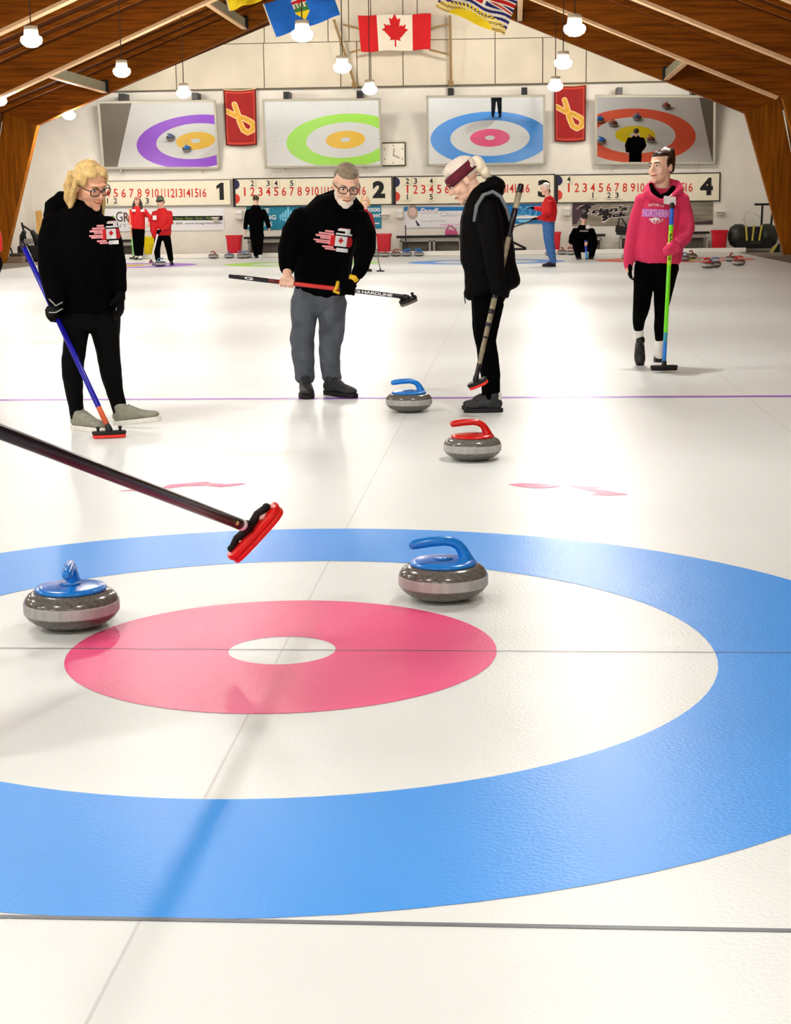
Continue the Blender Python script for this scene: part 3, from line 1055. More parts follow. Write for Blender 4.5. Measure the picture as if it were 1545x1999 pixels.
# leaning black broom by the bench
broom('thin black broom leaning near the bench behind the blue stones', W(792, 440, 40.72), V((W(793, 487, 40.5).x, 40.5, .1)), [(0, M_shaftblack, 'shaft')], (1, 0, 0), r=.015)

# ------------------------------------------------------------------ benches, bins, bags and machines on the far walkway
M_benchtop = mat('bench seat', '#0c0c0d', rough=.6)
M_benchframe = mat('bench frame', '#a09d92', rough=.5)
M_binred = mat('red plastic bin', '#cf1226', rough=.35, var=.04)
M_binyel = mat('yellow plastic bin', '#ecd50c', rough=.35, var=.05)
ZP = .10
YBN = 40.95


def bench(label, x0, x1, ypx, legs, group='benches along the back wall'):
    a, c = W(x0, ypx, YBN), W(x1, ypx, YBN)
    t = thing('bench', label, 'bench', ((a.x + c.x) / 2, YBN, ZP), group)
    MB().box((a.x, YBN - .2, a.z - .03), (c.x, YBN + .2, a.z + .03)).build('seat', M_benchtop, t, bevel=.01)
    MB().box((a.x + .1, YBN - .17, a.z - .13), (c.x - .1, YBN + .17, a.z - .03)).build('apron', M_benchframe, t)
    for lx in legs:
        p = W(lx, ypx, YBN)
        l = MB()
        l.box((p.x - .03, YBN - .17, ZP), (p.x + .03, YBN - .11, a.z - .1))
        l.box((p.x - .03, YBN + .11, ZP), (p.x + .03, YBN + .17, a.z - .1))
        l.box((p.x - .03, YBN - .11, ZP + .1), (p.x + .03, YBN + .11, ZP + .15))
        l.build('leg', M_benchframe, t)
    MB().box((a.x + .12, YBN + .18, ZP + .02), (c.x - .12, YBN + .2, a.z - .13)).build('back_panel', mat('bench back panel', '#7d776c', rough=.7), t)


bench('long dark bench behind the two players in red jackets', 222, 268, 470, (228, 262))
bench('dark bench behind the walking person in black', 478, 560, 464.5, (488, 552))
bench('wide dark bench below the portrait banner with a pink bag on it', 775, 905, 462.5, (784, 840, 848, 900))
bench('bench partly hidden by the crouching player', 1120, 1182, 459.5, (1127, 1174))
bench('bench below the grey banner, behind the pink hoodie', 1204, 1385, 456, (1212, 1300, 1380))


def bin_(label, x0, x1, ytop, mt, y=40.62, group='waste bins on the far walkway'):
    cx = (x0 + x1) / 2
    a, c = W(x0, ytop, y), W(x1, ytop, y)
    w_ = (c.x - a.x) / 2
    p = W(cx, ytop, y)
    z = p.z
    t = thing('waste_bin', label, 'bin', (p.x, y, ZP), group)

    def ring(k, zz, dd=.8):
        return [(p.x + w_ * k * sx * cxn, y + w_ * dd * k * sy * cyn, zz) for sx, sy, cxn, cyn in
                ((-1, -1, 1, .8), (-1, -1, .8, 1), (1, -1, .8, 1), (1, -1, 1, .8), (1, 1, 1, .8), (1, 1, .8, 1), (-1, 1, .8, 1), (-1, 1, 1, .8))]
    b = MB()
    R = [ring(.78, ZP), ring(.93, z - .03), ring(.86, z - .03), ring(.72, ZP + .02)]
    vs = sum(R, [])
    fs = [tuple(range(8))[::-1], tuple(range(24, 32))]
    for j in range(3):
        fs += [(j * 8 + k, j * 8 + (k + 1) % 8, (j + 1) * 8 + (k + 1) % 8, (j + 1) * 8 + k) for k in range(8)]
    b.add(vs, fs).build('bucket', mt, t)
    b = MB()
    R = [ring(.93, z - .06), ring(1., z - .06), ring(1., z), ring(.86, z)]
    vs = sum(R, [])
    fs = []
    for j in range(4):
        j2 = (j + 1) % 4
        fs += [(j * 8 + k, j * 8 + (k + 1) % 8, j2 * 8 + (k + 1) % 8, j2 * 8 + k) for k in range(8)]
    b.add(vs, fs).build('rim', mt, t)


bin_('red waste bin left of the walking person in black', 442, 473, 459, M_binred)
bin_('red waste bin between the bent man and the bench', 735, 765, 456, M_binred)
bin_('red waste bin partly hidden by the man in jeans', 1067, 1096, 452.5, M_binred)
bin_('rightmost red waste bin, beside the bench end and roller', 1389, 1421, 449, M_binred)
bin_('yellow waste bin between the two players in red jackets', 280, 303, 462, M_binyel)

M_bagpink = mat('pink bag fabric', '#b04a76', rough=.8, var=.15)
M_bagblack = mat('black bag fabric', '#171518', rough=.8)


def bag(label, px, py, wpx, hpx, mt, tall):
    p = W(px, py, YBN - .02)
    k = (YBN - CAM.y) / 3255
    w_, h = wpx * k, hpx * k
    t = thing('bag', label, 'bag', (p.x, YBN - .02, p.z))
    b = MB()
    b.hexa([(p.x - w_ / 2, YBN - .13, p.z), (p.x + w_ / 2, YBN - .13, p.z), (p.x + w_ / 2, YBN + .11, p.z), (p.x - w_ / 2, YBN + .11, p.z),
            (p.x - w_ * .45, YBN - .07, p.z + h), (p.x + w_ * .38, YBN - .07, p.z + h * .7), (p.x + w_ * .38, YBN + .05, p.z + h * .7), (p.x - w_ * .45, YBN + .05, p.z + h)])
    b.build('body', mt, t, bevel=.03)
    MB().tube([(p.x - w_ * .3, YBN - .05, p.z + h * .9), (p.x - w_ * .24, YBN - .05, p.z + h + tall), (p.x + w_ * .0, YBN - .05, p.z + h + tall * .9), (p.x + w_ * .35, YBN - .05, p.z + h * .7)], [.018] * 4, 8).build('strap', mt, t, True)


bag('pink sports bag lying on the bench under the portrait banner', 882, 458.8, 26, 12, M_bagpink, .08)
bag('black shoulder bag on the bench left of the pink hoodie', 1215, 453.3, 26, 14, M_bagblack, .17)
# the black delivery aid resting on the bumper
a = W(1003, 489.5, 40.16)
b = MB()
b.tube([a + V((-.3, 0, .0)), a + V((.32, 0, .0))], [.028, .028], 8)
b.tube([a + V((.32, 0, .02)), a + V((.05, 0, .15)), a + V((-.12, 0, .24))], [.03, .03, .03], 8)
b.tube([a + V((-.12, 0, .24)), a + V((-.3, 0, .0))], [.02, .02], 8)
o = b.build('delivery_stabilizer', M_blackrub, smooth=True)
o.location.z = .125
tag(o, 'black bent delivery stabilizer resting on the white bumper', 'stabilizer')

# ice roller at the right
M_olive = mat('dark olive drum', '#23261c', rough=.45, var=.2)
M_strapy = mat('yellow strap', '#c6bb4a', rough=.6)
YM = 40.75
k_ = (YM - CAM.y) / 3255
p = W(1470, 484, YM)
t = thing('ice_roller', 'black ice machine with olive drums and yellow straps below the right timber leg', 'ice machine', (p.x, YM, ZP))
for s in (-1, 1):
    MB().tube([(p.x + s * .28, YM, .42), (p.x + s * .47, YM, .42)], [.31, .31], 24).build('drum', M_olive, t, True)
MB().box((p.x - .46, YM - .33, ZP), (p.x + .46, YM + .3, .34)).build('chassis', M_blackrub, t, bevel=.03)
MB().box((p.x - .2, YM - .3, .33), (p.x + .16, YM + .2, .66)).build('engine', M_black, t, bevel=.03)
MB().box((p.x - .12, YM - .345, .20), (p.x + .16, YM - .325, .28)).build('plate', M_olive, t)
for dx0, dx1 in ((-.2, -.23), (-.06, -.02), (.12, .18)):
    MB().bar((p.x + dx0, YM - .335, .3), (p.x + dx1, YM - .31, .7), .045, .012, V((0, 1, 0))).build('strap', M_strapy, t)
MB().lathe([(.05, 0), (.05, .02), (.0, .025)], (p.x - .02, YM - .31, .5), 16).build('cap', M_grey, t)
for dx, tilt in ((.26, .02), (.5, .06)):
    h = MB()
    h.tube([(p.x + dx - .05, YM, .5), (p.x + dx - .05 + tilt, YM, 1.22)], [.028, .028], 10)
    h.tube([(p.x + dx - .05 + tilt - .2, YM - .02, 1.235), (p.x + dx - .05 + tilt + .15, YM - .02, 1.235)], [.03, .03], 10)
    h.build('handle', M_blackrub, t, True)
MB().tube([(p.x - .15, YM - .1, .6), (p.x - .27, YM - .1, .85), (p.x - .2, YM - .1, 1.05), (p.x + .05, YM - .1, .98), (p.x + .18, YM - .05, .9)], [.006] * 5, 6).build('cable', M_grey, t)
q = W(1514, 489, 40.1)
t = thing('warning_wedge', 'small yellow and black wedge at the end of the bumper', 'wedge', (q.x, 40.1, 0))
MB().prism([(q.x - .14, 39.95, 0), (q.x + .1, 39.95, 0), (q.x + .1, 39.95, .22)], (0, .2, 0)).build('body', M_blackrub, t)
MB().prism([(q.x - .18, 39.94, 0), (q.x - .08, 39.94, 0), (q.x + .04, 39.94, .2), (q.x - .02, 39.94, .2)], (0, -.02, 0)).build('stripe', M_strapy, t)
# machine, plank and box at the left
p = W(62, 500, 38.9)
p.z = 0
t = thing('ice_scraper', 'black ice scraper machine with raised bars in the left corner', 'ice machine', (p.x, 38.9, 0))
MB().box((p.x - .3, 38.6, .03), (p.x + .32, 39.2, .42)).build('chassis', M_blackrub, t, bevel=.05)
b = MB()
b.tube([(p.x - .28, 38.7, .1), (p.x + .3, 38.7, .1)], [.1, .1], 14)
b.build('roller', M_blackrub, t, True)
for dx in (-.22, .2):
    MB().tube([(p.x + dx, 38.8, .4), (p.x + dx * .8, 38.75, .66), (p.x + dx * .5, 38.7, .78)], [.07, .08, .06], 10).build('motor', M_black, t, True)
b = MB()
b.tube([(p.x - .1, 38.9, .4), (p.x - .22, 38.9, 1.0)], [.03, .03], 8)
b.tube([(p.x - .2, 38.9, .94), (p.x + .12, 38.9, .72), (p.x + .3, 38.9, .62)], [.025, .025, .03], 8)
b.tube([(p.x + .3, 38.9, .62), (p.x + .2, 38.9, .4)], [.03, .03], 8)
b.build('handle', M_blackrub, t, True)
MB().box((p.x - .1, 38.58, .46), (p.x + .12, 38.72, .6)).build('housing', M_grey, t, bevel=.02)
a, c = W(84, 506, 40.1), W(75, 412, 40.75)
a.z = 0
b = MB()
b.bar(a + V((.0, 0, .0)), c, .17, .05, V((0, -1, 0)))
tag(b.build('wooden_plank', mat('leaning plank', '#c99a52', rough=.6, var=.2, scale=3, stretch=(6, 6, .5))), 'pale wooden plank leaning in the left corner behind the black machine', 'plank')
p = W(32, 508, 38.08)
M_crate = mat('crate board', '#8a7460', rough=.8, var=.2)
t = thing('wooden_crate', 'low wooden crate with a dark lid beside the left timber leg', 'crate', (p.x, 38.08, 0))
MB().box((p.x - .2, 37.92, 0), (p.x + .2, 38.24, .16)).build('box', M_crate, t, bevel=.01)
MB().box((p.x - .14, 37.94, .16), (p.x + .18, 38.22, .24)).build('lid', mat('crate lid', '#4a3a30', rough=.8), t, bevel=.01)
MB().tube([(p.x - .1, 38.08, .24), (p.x - .13, 38.08, .36), (p.x - .18, 38.08, .44)], [.02, .022, .018], 8).build('grip', M_blackrub, t, True)

# ------------------------------------------------------------------ people
M_skin = mat('skin', '#e2a98a', rough=.5, var=.07, scale=12)
M_skinpale = mat('pale skin', '#ecc0a6', rough=.5, var=.06, scale=12)
M_blackcloth = mat('black cotton', (.0012, .0012, .0013), rough=.95, var=.3, scale=20, spec=.04)
M_blacknylon = mat('black nylon', (.0014, .0014, .0016), rough=.7, var=.3, scale=20, spec=.07)
M_vest = mat('charcoal vest', '#14171c', rough=.7, var=.25, scale=25, spec=.3)
M_greypants = mat('slate grey trousers', '#565d66', rough=.85, var=.14, scale=14)
M_pinkh = mat('raspberry pink hoodie', '#d8345f', rough=.9, var=.06, scale=10)
M_redj = mat('bright red jacket', '#cc0f14', rough=.7, var=.08, scale=10)
M_darkred = mat('dark red jacket', '#9a0c18', rough=.75, var=.1)
M_jeans = mat('blue jeans', '#3c6aa6', rough=.9, var=.2, scale=18)
M_blonde = mat('blonde hair', '#cfae72', rough=.5, var=.3, scale=30, stretch=(4, 4, .5))
M_platinum = mat('platinum hair', '#efe3c8', rough=.5, var=.1, scale=30)
M_knit = mat('off white knit', '#eadfd2', rough=.9, var=.08, scale=60, bump=.3, bscale=200)
M_maroon = mat('maroon headband', '#5e1024', rough=.8, var=.25, scale=14)
M_darkhair = mat('dark brown hair', '#2a160c', rough=.4, var=.3, scale=30)
M_brownhair = mat('brown hair', '#7a4e22', rough=.5, var=.25, scale=30)
M_greyhair = mat('grey brown cropped hair', '#8d7f6a', rough=.7, var=.3, scale=60)
M_beard = mat('short white beard', '#e9ddd0', rough=.8, var=.12, scale=80)
M_eye = mat('eye white', '#e9e4dc', rough=.3, var=.02)
M_iris = mat('dark iris', '#2a1c12', rough=.3)
M_brow = mat('brown eyebrow', '#8a6238', rough=.8)
M_lip = mat('lips', '#a8503e', rough=.5)
M_spec = mat('dark spectacle frame', '#2c1512', rough=.35)
M_greyshoe = mat('sage grey knit shoe', '#8f9080', rough=.85, var=.15, scale=40)
M_greyshoe2 = mat('charcoal shoe', '#2a2c2f', rough=.6, var=.2)
M_blackshoe = mat('black shoe', '#0c0c0e', rough=.4)
M_sole = mat('white shoe sole', '#e8e6df', rough=.6)
M_soledark = mat('dark shoe sole', '#101012', rough=.7)
M_sock = mat('white sock', '#efeeea', rough=.9)
M_piping = mat('grey reflective piping', '#6a6f73', rough=.5)
M_gloveyellow = mat('yellow glove leather', '#e2b41e', rough=.7)
M_reflect = mat('pale glove stripe', '#9a9a9a', rough=.5)


def remeshed(mb, name, mt, parent, voxel, smooth=4, wr=0., wf=9., keep=False):
    me = bpy.data.meshes.new('tmp')
    me.from_pydata(mb.v, [], mb.f)
    bm = bmesh.new()
    bm.from_mesh(me)
    bmesh.ops.recalc_face_normals(bm, faces=bm.faces)
    bm.to_mesh(me)
    bm.free()
    o = bpy.data.objects.new('tmp', me)
    COL.objects.link(o)
    r = o.modifiers.new('r', 'REMESH')
    r.mode = 'VOXEL'
    r.voxel_size = voxel
    s = o.modifiers.new('s', 'SMOOTH')
    s.factor = .5
    s.iterations = smooth
    dg = bpy.context.evaluated_depsgraph_get()
    ev = bpy.data.meshes.new_from_object(o.evaluated_get(dg))
    vs = [v.co.copy() for v in ev.vertices]
    if wr:
        ns = [v.normal.copy() for v in ev.vertices]
        vs = [v + n * (wr * (noise.noise(V((v.x * wf, v.y * wf, v.z * wf * .55))) + .5 * noise.noise(V((v.x * wf * 2.3 + v.z * wf, v.y * wf * 2, v.z * wf * 1.4))))) for v, n in zip(vs, ns)]
    out = MB()
    out.v = vs
    out.f = [tuple(p.vertices) for p in ev.polygons]
    out.m = [0] * len(out.f)
    bpy.data.objects.remove(o)
    bpy.data.meshes.remove(me)
    bpy.data.meshes.remove(ev)
    res = out.build(name, mt, parent, True)
    if keep:
        return res, BVHTree.FromPolygons(out.v, out.f)
    return res


def head_rot(az, pitch=0., roll=0.):
    return Matrix.Rotation(math.radians(az), 3, 'Z') @ Matrix.Rotation(math.radians(pitch), 3, 'X') @ Matrix.Rotation(math.radians(roll), 3, 'Y')


class Person:
    def __init__(s, label, y0, foot, vox=.008, group=None):
        s.y0 = y0
        f = W(foot[0], foot[1], y0)
        s.t = thing('person', label, 'person', (f.x, y0, 0), group)
        s.vox = vox
        s.body = MB()
        s.bv = {}

    def p(s, q):
        return W(q[0], q[1], s.y0 + (q[2] if len(q) > 2 else 0))

    def k(s, dy=0.):
        return (s.y0 + dy - CAM.y) / 3255.

    def tub(s, mb, pts, grow=1., n=14):
        P, R = [], []
        ps = [s.p(q) for q in pts]
        d = (ps[-1] - ps[0])
        hor = d.length > 0 and abs(d.normalized().x) >= .75
        for q, w in zip(pts, ps):
            k = s.k(q[2]) * grow
            a = q[3] * k
            bb = (q[4] if len(q) > 4 else q[3]) * k
            P.append(w)
            R.append((bb, a) if hor else (a, bb))
        mb.tube(P, R, n)

    def wear(s, name, mt, tubes, wr=.004, wf=9., smooth=4, extra=None, shrink=.8, vox=None):
        mb = MB()
        for t in tubes:
            s.tub(mb, t)
            if shrink:
                s.tub(s.body, t, shrink)
        if extra:
            extra(mb)
        o, bv = remeshed(mb, name, mt, s.t, vox or s.vox, smooth, wr, wf, True)
        s.bv[name] = bv
        return o

    def set_head(s, c, az, pitch=0., roll=0., size=1., neck=None, skin=None, brow=None, face=True, mouth=None, smile=0.):
        s.hc = s.p(c)
        s.hr = head_rot(az, pitch, roll)
        s.hs = size
        b = s.body

        def E(cx, r):
            b.ell(s.h(cx), [q * size for q in r], s.hr, 16)
        E((0, .015, .035), (.074, .094, .083))
        E((0, -.02, -.018), (.064, .072, .088))
        E((0, -.03, -.07), (.049, .055, .044))
        E((0, -.074, -.098), (.022, .018, .018))
        for sg in (-1, 1):
            E((sg * .036, -.06, -.028), (.026, .022, .028))
            E((sg * .076, .014, -.006), (.009, .02, .032))
            E((sg * .0125, -.094, -.028), (.009, .011, .008))
        E((0, -.077, .03), (.05, .016, .012))
        b.tube([s.h((0, -.086, .022)), s.h((0, -.097, .0)), s.h((0, -.109, -.022))], [.008 * size, .0095 * size, .0125 * size], 10)
        E((0, -.107, -.025), (.0125, .012, .010))
        E((0, -.086, -.056), (.022, .012, .008))
        E((0, -.084, -.068), (.02, .012, .008))
        nb = s.p(neck)
        b.tube([s.h((0, .02, -.04)), s.h((0, .025, -.09)).lerp(nb, .35), nb], [.054 * size, .052 * size, .06 * size], 14)
        if face:
            for sg in (-1, 1):
                e = MB().ell(s.h((sg * .031, -.0765, .008)), [.0145 * size, .0115 * size, .0085 * size], s.hr, 12).build('eye', M_eye, s.t, True)
                MB().ell(s.h((sg * .0305, -.0872, .0065)), [.0062 * size, .003 * size, .0062 * size], s.hr, 10).build('iris', M_iris, e, True)
                MB().tube([s.h((sg * .014, -.092, .026)), s.h((sg * .032, -.0905, .031)), s.h((sg * .05, -.077, .027))], [.004 * size, .0042 * size, .002 * size], 8).build('eyebrow', brow or M_brow, s.t, True)
            z = -.062
            MB().tube([s.h((-.027, -.081, z + smile)), s.h((-.014, -.094, z + .002)), s.h((0, -.0985, z)), s.h((.014, -.094, z + .002)), s.h((.027, -.081, z + smile))],
                      [(.002 * size, .002 * size), (.004 * size, .0035 * size), (.0045 * size, .004 * size), (.004 * size, .0035 * size), (.002 * size, .002 * size)], 8).build('mouth', mouth or M_lip, s.t, True)
        s.skin = skin or M_skin

    def h(s, q):
        return s.hc + s.hr @ (V(q) * s.hs)

    def hair(s, name, mt, ells, tubes=(), vox=.007, smooth=3, wr=.003, wf=30.):
        mb = MB()
        for c, r in ells:
            mb.ell(s.h(c), [q * s.hs for q in r], s.hr, 18)
        for pts, rads in tubes:
            mb.tube([s.h(q) for q in pts], [tuple(q * s.hs for q in r) if isinstance(r, tuple) else r * s.hs for r in rads], 12)
        return remeshed(mb, name, mt, s.t, vox, smooth, wr, wf)

    def glasses(s, mt=None):
        g = MB()
        for sg in (-1, 1):
            n = 20
            pts = []
            for i in range(n + 1):
                a = 2 * PI * i / n
                x = sg * .033 + .027 * math.copysign(abs(math.cos(a)) ** .75, math.cos(a))
                z = .004 + .02 * math.copysign(abs(math.sin(a)) ** .75, math.sin(a))
                pts.append(s.h((x, -.104 + abs(x) * .12, z)))
            g.tube(pts, [.0032] * (n + 1), 6, cap=False)
            g.tube([s.h((sg * .06, -.097, .012)), s.h((sg * .079, -.05, .012)), s.h((sg * .082, .01, .01))], [.003] * 3, 6)
        g.tube([s.h((-.008, -.104, .008)), s.h((.008, -.104, .008))], [.003] * 2, 6)
        g.build('glasses', mt or M_spec, s.t, True)

    def grip(s, at, d, palm, wrist, r=.0135, z=1., glove=None, flip=1):
        """a hand closed round a shaft: at = point of the shaft, d = its direction, palm = side the palm lies on"""
        at, d, w = V(at), V(d).normalized(), V(wrist)
        n = V(palm)
        n = (n - d * n.dot(d)).normalized()
        t = d.cross(n)
        for mb, g in ((s.body, 1.), (glove[0] if glove else None, 1.16)):
            if mb is None:
                continue
            q = z * g
            rot = Matrix((t, d, n)).transposed()
            mb.ell(at + n * (r + .015 * z), (.036 * q, .043 * q, .0155 * q), rot, 14)
            for i in range(4):
                o = at + d * ((i - 1.5) * .0222 * z)
                e = (r + .009 * z)
                L = (1., 1.06, 1., .85)[i]
                pts = [o + n * (r + .014 * z) + t * (.024 * z)]
                for th in (55, 100, 145, 185 * L):
                    a = math.radians(th)
                    pts.append(o + (n * math.cos(a) + t * math.sin(a)) * e)
                mb.tube(pts, [.0098 * q, .0096 * q, .0092 * q, .0088 * q, .0076 * q], 10)
            o = at + d * (.034 * flip * z)
            pts = [at + n * (r + .016 * z) - t * (.024 * z) + d * (.012 * flip * z)]
            for th in (-60, -105, -150):
                a = math.radians(th)
                pts.append(o + (n * math.cos(a) + t * math.sin(a)) * (r + .0095 * z))
            mb.tube(pts, [.0135 * q, .012 * q, .0105 * q, .009 * q], 10)
            c = at + n * (r + .018 * z)
            mb.tube([c, c.lerp(w, .5), w], [.024 * q, .026 * q, .028 * q], 12)

    def rest(s, wrist, d, palmn, z=1., glove=None, curl=.5, spread=1.):
        w, d = V(wrist), V(d).normalized()
        n = V(palmn)
        n = (n - d * n.dot(d)).normalized()
        t = d.cross(n)
        for mb, g in ((s.body, 1.), (glove[0] if glove else None, 1.16)):
            if mb is None:
                continue
            q = z * g
            rot = Matrix((t, d, n)).transposed()
            mb.tube([w - d * .03, w, w + d * (.03 * z)], [.026 * q, .026 * q, .027 * q], 12)
            mb.ell(w + d * (.052 * z), (.040 * q, .05 * q, .0155 * q), rot, 14)
            for i in range(4):
                L = (.066, .076, .072, .056)[i] * z
                b0 = w + d * (.088 * z) + t * ((i - 1.5) * .0205 * z * spread)
                pts, dd, p = [b0 - d * .02 * z, b0], d, b0
                for j in range(3):
                    dd = (dd + n * (curl * .55)).normalized()
                    p = p + dd * (L / 3)
                    pts.append(p)
                mb.tube(pts, [.0105 * q, .0102 * q, .0095 * q, .0088 * q, .0072 * q], 10)
            p0 = w + d * (.02 * z) - t * (.026 * z)
            mb.tube([p0, p0 + (d * .5 - t * .8 + n * .35).normalized() * .032 * z, p0 + (d * .8 - t * .75 + n * .6).normalized() * .062 * z], [.0135 * q, .012 * q, .0088 * q], 10)

    def shoe(s, heel, az, L=.27, mt=None, sole=None, pitch=0., z=1., roll=0.):
        h = V(heel)
        R = Matrix.Rotation(math.radians(az), 3, 'Z') @ Matrix.Rotation(math.radians(pitch), 3, 'X') @ Matrix.Rotation(math.radians(roll), 3, 'Y')

        def q(x, y, zz):
            return h + R @ (V((x, -y, zz)) * z)
        mb = MB()
        mb.ell(q(0, .05, .052), [.037 * z, .05 * z, .04 * z], R, 14)
        mb.tube([q(0, .05, .052), q(0, .13, .052), q(0, L - .06, .04)], [(.037 * z, .036 * z), (.041 * z, .034 * z), (.043 * z, .022 * z)], 14)
        mb.ell(q(0, L - .062, .038), [.044 * z, .058 * z, .024 * z], R, 14)
        mb.tube([q(0, .06, .055), q(0, .056, .085), q(0, .054, .108)], [(.036 * z, .045 * z), (.036 * z, .044 * z), (.038 * z, .046 * z)], 14)
        mb.tube([q(0, .10, .085), q(0, .15, .066)], [(.03 * z, .02 * z), (.032 * z, .018 * z)], 12)
        sh = remeshed(mb, 'shoe', mt or M_blackshoe, s.t, max(.006, s.vox * .8), 3)
        out = []
        for i in range(28):
            a = 2 * PI * i / 28
            y = L / 2 - L / 2 * math.cos(a) * 1.01
            wd = .036 + .012 * max(0, min(1, (y - .08) / .1)) if y < L - .07 else .048
            out.append(q(math.copysign(abs(math.sin(a)) ** .6, math.sin(a)) * wd, y, 0))
        MB().prism(out, R @ V((0, 0, .026 * z))).build('sole', sole or M_soledark, sh, bevel=.004)
        lc = MB()
        for i in range(4):
            y = .105 + i * .018
            zz = .108 - i * .0095
            lc.tube([q(-.022, y, zz - .008), q(0, y, zz), q(.022, y, zz - .008)], [.003] * 3, 6)
        if s.vox < .01:
            lc.build('laces', mt or M_blackshoe, sh, True)
        s.body.tube([q(0, .06, .05), q(0, .056, .09)], [.024 * z, .022 * z], 10)
        s.body.tube([q(0, .06, .045), q(0, L - .06, .036)], [(.03 * z, .028 * z), (.032 * z, .014 * z)], 10)

    def shoe_under(s, ankle, az, L=.27, mt=None, sole=None, pitch=0., z=1., lift=0.):
        a = s.p(ankle)
        r = math.radians(az)
        s.shoe((a.x - .056 * z * math.sin(r), a.y + .056 * z * math.cos(r), lift), az, L, mt, sole, pitch, z)

    def finish(s):
        remeshed(s.body, 'body', s.skin, s.t, s.vox * .68, 2)

    def decal(s, garment, name, mats, fn, c, w, h, nu, nv, rot=0., off=.004, pieces=None):
        """printed artwork pressed on to a garment from the front"""
        bv = s.bv[garment]
        k = s.k()
        ctr = s.p((c[0], c[1], -1.2))
        cr, sr = math.cos(math.radians(rot)), math.sin(math.radians(rot))

        def hit(x, z):
            o = ctr + V(((x * cr - z * sr) * k * 0.9, 0, (x * sr + z * cr) * k * 0.9))
            d = (o - CAM)
            d.z *= .3
            d.normalize()
            q = bv.ray_cast(o, V((d.x, d.y, d.z)))
            return q[0] - d * off if q[0] is not None else None
        mb = MB()
        if fn:
            idx = {}
            for j in range(nv):
                for i in range(nu):
                    kx = fn((i + .5) / nu, (j + .5) / nv)
                    if kx is None:
                        continue
                    ids = []
                    for a, b_ in ((i, j), (i + 1, j), (i + 1, j + 1), (i, j + 1)):
                        if (a, b_) not in idx:
                            q = hit((a / nu - .5) * w, (b_ / nv - .5) * h)
                            idx[(a, b_)] = None
                            if q is not None:
                                idx[(a, b_)] = len(mb.v)
                                mb.v.append(q)
                        ids.append(idx[(a, b_)])
                    if None in ids:
                        continue
                    mb.f.append(tuple(ids))
                    mb.m.append(kx)
        for txt, x, y, tw, th, mi, r2, bold in (pieces or []):
            vs, fs = text2d(txt, bold)
            x0, x1 = min(q[0] for q in vs), max(q[0] for q in vs)
            y0, y1 = min(q[1] for q in vs), max(q[1] for q in vs)
            c2, s2 = math.cos(math.radians(r2)), math.sin(math.radians(r2))
            pts = []
            for q in vs:
                lx, ly = ((q[0] - x0) / (x1 - x0) - .5) * tw, ((q[1] - y0) / (y1 - y0) - .5) * th
                pts.append(hit(x + lx * c2 - ly * s2, y + lx * s2 + ly * c2))
            if all(q is not None for q in pts):
                mb.add(pts, fs, mi)
        if mb.f:
            mb.build(name, mats, s.t)


M_prtred = mat('printed red', '#c81420', rough=.8)
M_prtwhite = mat('printed white', '#ececec', rough=.8, var=.02)
M_prtpink = mat('printed pale pink', '#e89a9e', rough=.8)
M_prtblack = mat('printed black', '#060606', rough=.9)


def stone_logo(u, v):
    """a curling stone in the colours of the maple leaf flag, with speed lines"""
    x, y = u, v
    # speed lines
    for yy, x0, x1 in ((.80, .28, .50), (.70, .13, .52), (.60, .05, .45), (.52, .18, .45), (.42, .02, .45), (.34, .08, .45), (.2, .25, .55), (.12, .33, .62)):
        if abs(y - yy) < .032 and x0 < x < x1:
            return 2
    # handle
    if .60 < x < .92 and .86 < y < .97 and not (x < .64 and y > .94):
        return 1 if y < .95 else 2
    if .79 < x < .92 and .74 < y <= .86:
        return 1
    if .56 < x < .97 and .71 < y < .77:
        return 1
    if .67 < y < .71 and x > .5:
        return 3
    if .26 < y <= .66 and .40 < x < 1 and abs((y - .46) / .22) ** 2.5 + max(0, (x - .9) / .1) ** 2 < 1.05:
        if x < .56 or x > .86:
            return 0
        return 0 if in_poly((x - .71) / .125, (y - .455) / .175, LEAF) else 1
    if .05 < y < .2 and .62 < x < .92:
        return 1
    return None


LOGO = [M_prtred, M_prtwhite, M_prtpink, M_prtblack]

# --- woman with the dark blue broom, left
w = Person('blonde woman in black hoodie and glasses resting a dark blue broom on the ice', 4.85, (180, 838))
w.set_head((178, 362, -.04), 46, 24, -6, 1.05, (166, 406, 0), M_skin, smile=.008)
w.wear('hoodie', M_blackcloth, [
    [(164, 604, 0, 64, 46), (164, 560, 0, 68, 54), (164, 520, 0, 66, 57), (163, 480, 0, 63, 55), (160, 445, 0, 57, 47), (163, 420, 0, 46, 38), (166, 404, 0, 30, 28)],
    [(112, 436, -.02, 30), (100, 478, -.05, 28), (98, 525, -.1, 25), (106, 565, -.17, 20), (112, 592, -.24, 16)],
    [(206, 438, .05, 25), (220, 480, .05, 22), (230, 525, .02, 18), (235, 566, -.04, 13)],
    [(104, 424, .04, 20), (106, 406, .06, 21), (122, 396, .08, 23), (146, 394, .1, 21), (168, 398, .1, 16), (192, 406, .05, 12)]], wr=.006)
gl = [MB(), MB()]
wb_top, wb_bot = w.p((43, 474, .12)), w.p((213, 838, -.36))
bd = (wb_bot - wb_top).normalized()
at = wb_top + bd * ((w.p((113, 622, 0)) - wb_top).dot(bd))
w.grip(at, bd, V((-.35, -.9, .1)), w.p((111, 592, -.24)), .014, 1.05, (gl[0],), 1)
w.rest(w.p((235, 574, -.04)), V((-.02, -.05, -1)), V((-1, .2, 0)), .95, (gl[1],), .5)
for g_ in gl:
    remeshed(g_, 'glove', M_blacknylon, w.t, .006, 2)
